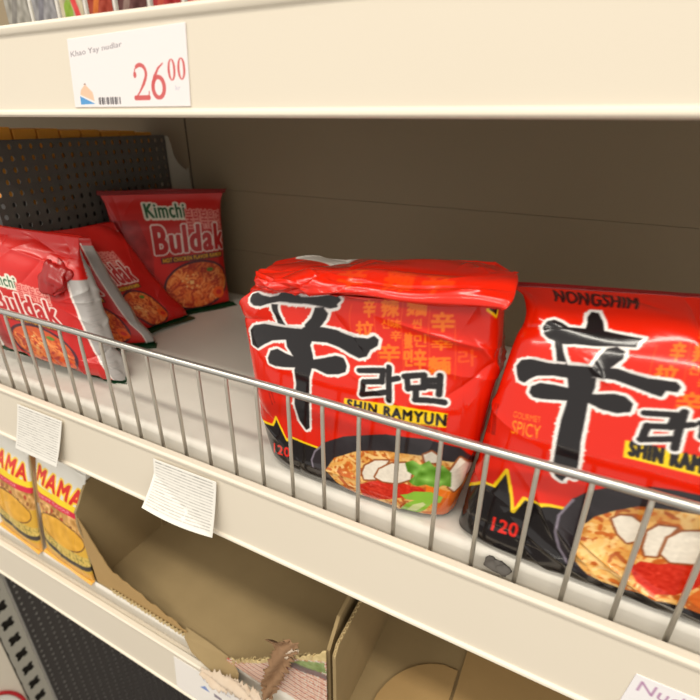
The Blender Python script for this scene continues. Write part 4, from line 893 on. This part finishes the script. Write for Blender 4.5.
c.put(c.poly([(.06, .04), (.20, .05), (.06, .17)]), (96, 158, 214)); c.put(c.poly([(.065, .19), (.195, .09), (.185, .22), (.12, .34), (.075, .26)]), (242, 196, 168))
c.put(c.poly([(.105, .34), (.125, .36), (.13, .33)]), (160, 130, 120))
for k in range(26):
    if k % 5 != 3: c.put(c.stroke([(.235 + k * .0078, .045), (.235 + k * .0078, .135)], .03 + .02 * (k % 3)), (90, 86, 90))
paper('price_label', [(-27.7, 19.95, .5), (-19.1, 19.95, .5), (-18.8, 19.95, 3.92), (-27.2, 19.95, 3.72)], c,
      'white shelf price label reading 26 00 in red on the upper shelf front', 'price label', nu=360, nv=150)

def small_print(w, h, seed, rows, split=None):
    c = Canvas(w, h, (234, 230, 222), 60); r = random.Random(seed)
    for k in range(rows):
        y = .95 - k * .90 / rows; x = .04
        while x < .95:
            L = r.uniform(.03, .10)
            if split and y < .36 and abs(x - split) < .03: x = split + .03
            c.put(c.stroke([(x, y), (min(x + L, .96), y)], h * .34 / rows), (140, 136, 132) if k not in (0,) else (90, 88, 88), r.uniform(.25, .6)); x += L + .018
    if split: c.put(c.stroke([(split, .02), (split, .38)], .05), (236, 232, 226))
    return c
paper('ingredient_note', [(-46.6, 19.55, -29.1), (-40.2, 19.5, -29.0), (-38.1, 19.78, -23.62), (-44.5, 19.78, -23.72)], small_print(6.3, 5.6, 1, 17),
      'flat white small-print note on the middle shelf front near the left edge', 'paper note', 'small print notes on the shelf front', curl=.25, nu=110, nv=110)
paper('ingredient_note', [(-27.7, 19.5, -28.5), (-21.5, 19.5, -28.5), (-20.9, 19.78, -23.42), (-27.2, 19.78, -23.62)], small_print(6.2, 5.6, 2, 17, .58),
      'white small-print note with a curling torn corner above the cardboard tray', 'paper note', 'small print notes on the shelf front', curl=.35, bow=.2, corner=1.0, nu=110, nv=110)
c = Canvas(7, 4, (238, 234, 236), 80)
c.put(c.text('Nudlar', [(.05, .66), (.52, .66), (.52, .90), (.05, .90)], .0), (170, 120, 160), .85)
paper('price_label', [(5.6, 19.96, -28.5), (12.4, 19.96, -28.5), (12.6, 19.96, -25.0), (5.9, 19.96, -25.1)], c,
      'white label with purple writing on the middle shelf front at bottom right', 'price label')
c = Canvas(9, 5, (236, 230, 224), 60)
c.put(c.text('Shrimp noodles', [(.42, .78), (.80, .76), (.80, .84), (.42, .86)], .0), (150, 150, 176), .8)
c.put(c.poly([(.36, .52), (.50, .54), (.44, .66)]), (130, 150, 200)); c.put(c.poly([(.56, .50), (.68, .50), (.66, .58), (.56, .60)]), (140, 130, 140))
paper('price_label', [(-31.5, 19.94, -56.3), (-21.5, 19.94, -56.3), (-21.5, 19.94, -50.3), (-30.8, 19.94, -50.5)], c,
      'white label on the lower shelf front under the torn tray', 'price label')

# grey ball of lint on the deck edge
t = MB()
r = random.Random(4)
def lump(mb, c, rad, seed):
    rr = random.Random(seed); n, k = 10, 14; V, F = [], []
    for i in range(n + 1):
        for j in range(k):
            a, b = math.pi * i / n, 2 * math.pi * j / k
            q = rad * (1 + .22 * math.sin(3 * b + seed) * math.sin(2 * a) + rr.uniform(-.1, .1))
            V.append((c[0] + 1.3 * q * math.sin(a) * math.cos(b), c[1] + q * math.sin(a) * math.sin(b), c[2] + .8 * q * math.cos(a)))
    for i in range(n):
        for j in range(k): F.append((i * k + j, i * k + (j + 1) % k, (i + 1) * k + (j + 1) % k, (i + 1) * k + j))
    mb.add(V, F)
lump(t, (-1.75, 21.0, -22.55), .40, 1); lump(t, (-1.25, 20.95, -22.6), .36, 2)
tag(t.build('dust_clump', 'lint', smooth=True), 'grey clump of dust caught at the shelf edge under the right packet', 'dust clump')

# ================================================================ goods on the upper shelf, only their feet in view
cols = [((150, 146, 138), (120, 116, 112)), ((140, 138, 140), (112, 110, 118)), ((186, 176, 150), (120, 150, 60)), ((150, 60, 44), (206, 120, 50)), ((86, 52, 50), (150, 130, 120)), ((150, 40, 40), (190, 90, 70)), ((176, 60, 56), (210, 150, 120))]
names = ['grey', 'blue-grey', 'pale packet with a green leaf and red band', 'rust and orange', 'dark brown', 'crimson', 'light red']
lab = ['grey carton at the left end of the upper shelf row, next to the blue-grey one', 'blue-grey carton beside the grey one on the upper shelf', 'pale carton with green and red print on the upper shelf',
       'rust coloured carton right of the green-printed one on the upper shelf', 'dark brown carton on the upper shelf above the price label', 'crimson carton on the upper shelf above the price digits', 'light red carton at the right end of the upper shelf row']
xe = [-34.6, -32.0, -29.6, -27.3, -25.0, -22.5, -20.2, -17.4]
for k in range(7):
    x0, x1 = xe[k] + .12, xe[k + 1] - .12
    t = thing('carton', ((x0 + x1) / 2, 24, 4.2), lab[k], 'carton', 'cartons on the upper shelf')
    bd = MB().box(x0, x1, 21.6, 33, 4.22, 18).build('body', 'white_film', t, bevel=.12)
    c = Canvas(2.4, 14, cols[k][0], 40)
    q = c.poly([(0, 0), (1, 0), (1, .25), (0, .16)]); c.mottle(q, 14, .3)
    c.put(c.stroke([(.1, 0), (.6, .18), (1.0, .3)], .5), cols[k][1], .8)
    if k == 2:
        c.put(c.ell((.35, .075), .45, .5, .6), (130, 160, 60)); c.put(c.stroke([(.4, .2), (.8, .03)], .5), (206, 70, 70)); c.put(c.poly([(0, 0), (1, 0), (1, .03), (0, .03)]), (214, 110, 100))
    q = c.poly([(.0, 0), (1, 0), (1, 1), (0, 1)]); c.mottle(q, 7, .25)
    a = x0 + .1; b = x1 - .1
    P = np.array([[(a + (b - a) * i / 29, 21.56, 4.3 + 13.5 * j / 119) for i in range(30)] for j in range(120)])
    link('printed_face', grid_mesh('printed_face', P, c.sample(120, 30)), 'paper_print', bd)

# ================================================================ end of the run at the lower left
t = thing('end_panel', (-80.3, 40, -162), 'dark perforated end panel under the lower shelf at the bottom left', 'panel')
m = MB()
perforated(m, (-80.2, 25.0, -161.4), (0, 1, 0), (0, 0, 1), 40, 69, 1.5, .24, None, 1.2)
o = m.build('perforated_sheet', 'dark_grey_metal', t); s = o.modifiers.new('sheet', 'SOLIDIFY'); s.thickness = .001
MB().box(-80.75, -80.4, 24.6, 85, -161.9, -57.5).build('hole_light_sheet', 'hole_light', t)  # added pale sheet, its colour imitates light showing through the holes
t = thing('shelf_upright', (-80, 22.7, -162), 'grey slotted steel upright post at the bottom left corner', 'upright')
m = MB()
zt_, pit, w0, w1 = -57.5, 4.25, 20.9, 24.4
# slotted face: four-lobed openings cut between the flanges
yc = (w0 + w1) / 2; nz = 24
for j in range(nz):
    zc_ = zt_ - (j + .5) * pit; h = pit / 2; hw = (w1 - w0) / 2
    lob = []
    for k in range(24):
        a = 2 * math.pi * k / 24 + math.pi / 24
        rr = .48 + .52 * abs(math.sin(2 * a)) ** .8
        lob.append((rr * math.cos(a) * 1.25, rr * math.sin(a) * 1.45))
    sq = []
    for k in range(24):
        a = 2 * math.pi * k / 24 + math.pi / 24
        ca, sa = math.cos(a), math.sin(a); q = min(hw / max(abs(ca), 1e-6), h / max(abs(sa), 1e-6)); sq.append((ca * q, sa * q))
    V = [(-79.8, yc + a, zc_ + b) for a, b in sq + lob]
    m.add(V, [(k, (k + 1) % 24, 24 + (k + 1) % 24, 24 + k) for k in range(24)])
    for sy in (-1, 1):
        for sz in (-1, 1): pass
o = m.build('slotted_face', 'pale_metal', t); s = o.modifiers.new('sheet', 'SOLIDIFY'); s.thickness = .0025
MB().box(-83, -80.6, w0 + .1, w1 - .1, -161.9, -57.5).build('inner_web', 'seam_dark', t)
t = MB().box(-83, -79.7, 15.0, w0 - .15, -161.95, -57.3)
tag(t.build('side_board', 'cream_enamel', bevel=.15), 'cream painted board left of the slotted upright in the bottom left corner', 'board')
# round red-rimmed sign on that board
P = []
t = thing('round_sign', (-79.6, 16.2, -104), 'round white sign with a red rim in the bottom left corner', 'sign')
cy_, cz_, R0 = 14.4, -101.0, 5.8
ang = np.linspace(0, 2 * math.pi, 49)[:-1]
disc = [(-79.55, cy_ + (R0 - .35) * math.cos(a), cz_ + 1.6 * (R0 - .35) * math.sin(a)) for a in ang]
MB().slab(disc, (1, 0, 0), .1).build('disc', 'paper', t)
MB().tube([(-79.45, cy_ + R0 * math.cos(a), cz_ + 1.6 * R0 * math.sin(a)) for a in np.linspace(0, 2 * math.pi, 61)], .3, 8).build('rim', 'red_ink', t, smooth=True)

# ================================================================ light and camera
def area(name, loc, size, energy, col, aim):
    l = bpy.data.lights.new(name, 'AREA'); l.shape = 'RECTANGLE'; l.size, l.size_y = size; l.energy = energy; l.color = col
    o = bpy.data.objects.new(name, l); COL.objects.link(o); o.location = loc
    d = Vector(aim) - Vector(loc); o.rotation_euler = d.to_track_quat('-Z', 'Y').to_euler(); return o
# fluorescent tubes under the shop ceiling, running along the aisle
for k, x in enumerate((-1.6, .15, 1.9)):
    area('ceiling_tube_light', (x, -.55, EYE + 1.45), (1.3, .16), 15.5, (1.0, .94, .82), (x, -.54, 0))
    area('ceiling_tube_light', (x, -1.7, EYE + 1.45), (1.3, .16), 17, (1.0, .94, .82), (x, -1.69, 0))
w = bpy.data.worlds.new('shop'); SC.world = w; w.use_nodes = True
w.node_tree.nodes['Background'].inputs['Color'].default_value = (1.0, .95, .87, 1)
w.node_tree.nodes['Background'].inputs['Strength'].default_value = .82

cam = bpy.data.cameras.new('camera'); co = bpy.data.objects.new('camera', cam); COL.objects.link(co)
yaw, pitch_, roll_ = -.4769, -.445, .0034
fwd = np.array([math.sin(yaw) * math.cos(pitch_), math.cos(yaw) * math.cos(pitch_), math.sin(pitch_)])
rt = np.array([math.cos(yaw), -math.sin(yaw), 0]); upv = np.cross(rt, fwd)
Rv = math.cos(roll_) * rt + math.sin(roll_) * upv; Uv = math.cos(roll_) * upv - math.sin(roll_) * rt
co.matrix_world = Matrix([[Rv[i], Uv[i], -fwd[i], 0] for i in range(3)] + [[0, 0, 0, 1]])
co.location = (0, 0, EYE)
cam.sensor_width = 36; cam.lens = 36 * 486.1 / 700; cam.clip_start = .01
cam.dof.use_dof = True; cam.dof.focus_distance = .33; cam.dof.aperture_fstop = 9
SC.camera = co
SC.view_settings.view_transform = 'Standard'; SC.view_settings.look = 'None'
SC.view_settings.gamma = 1; SC.view_settings.use_curve_mapping = False
SC.view_settings.exposure = -0.05
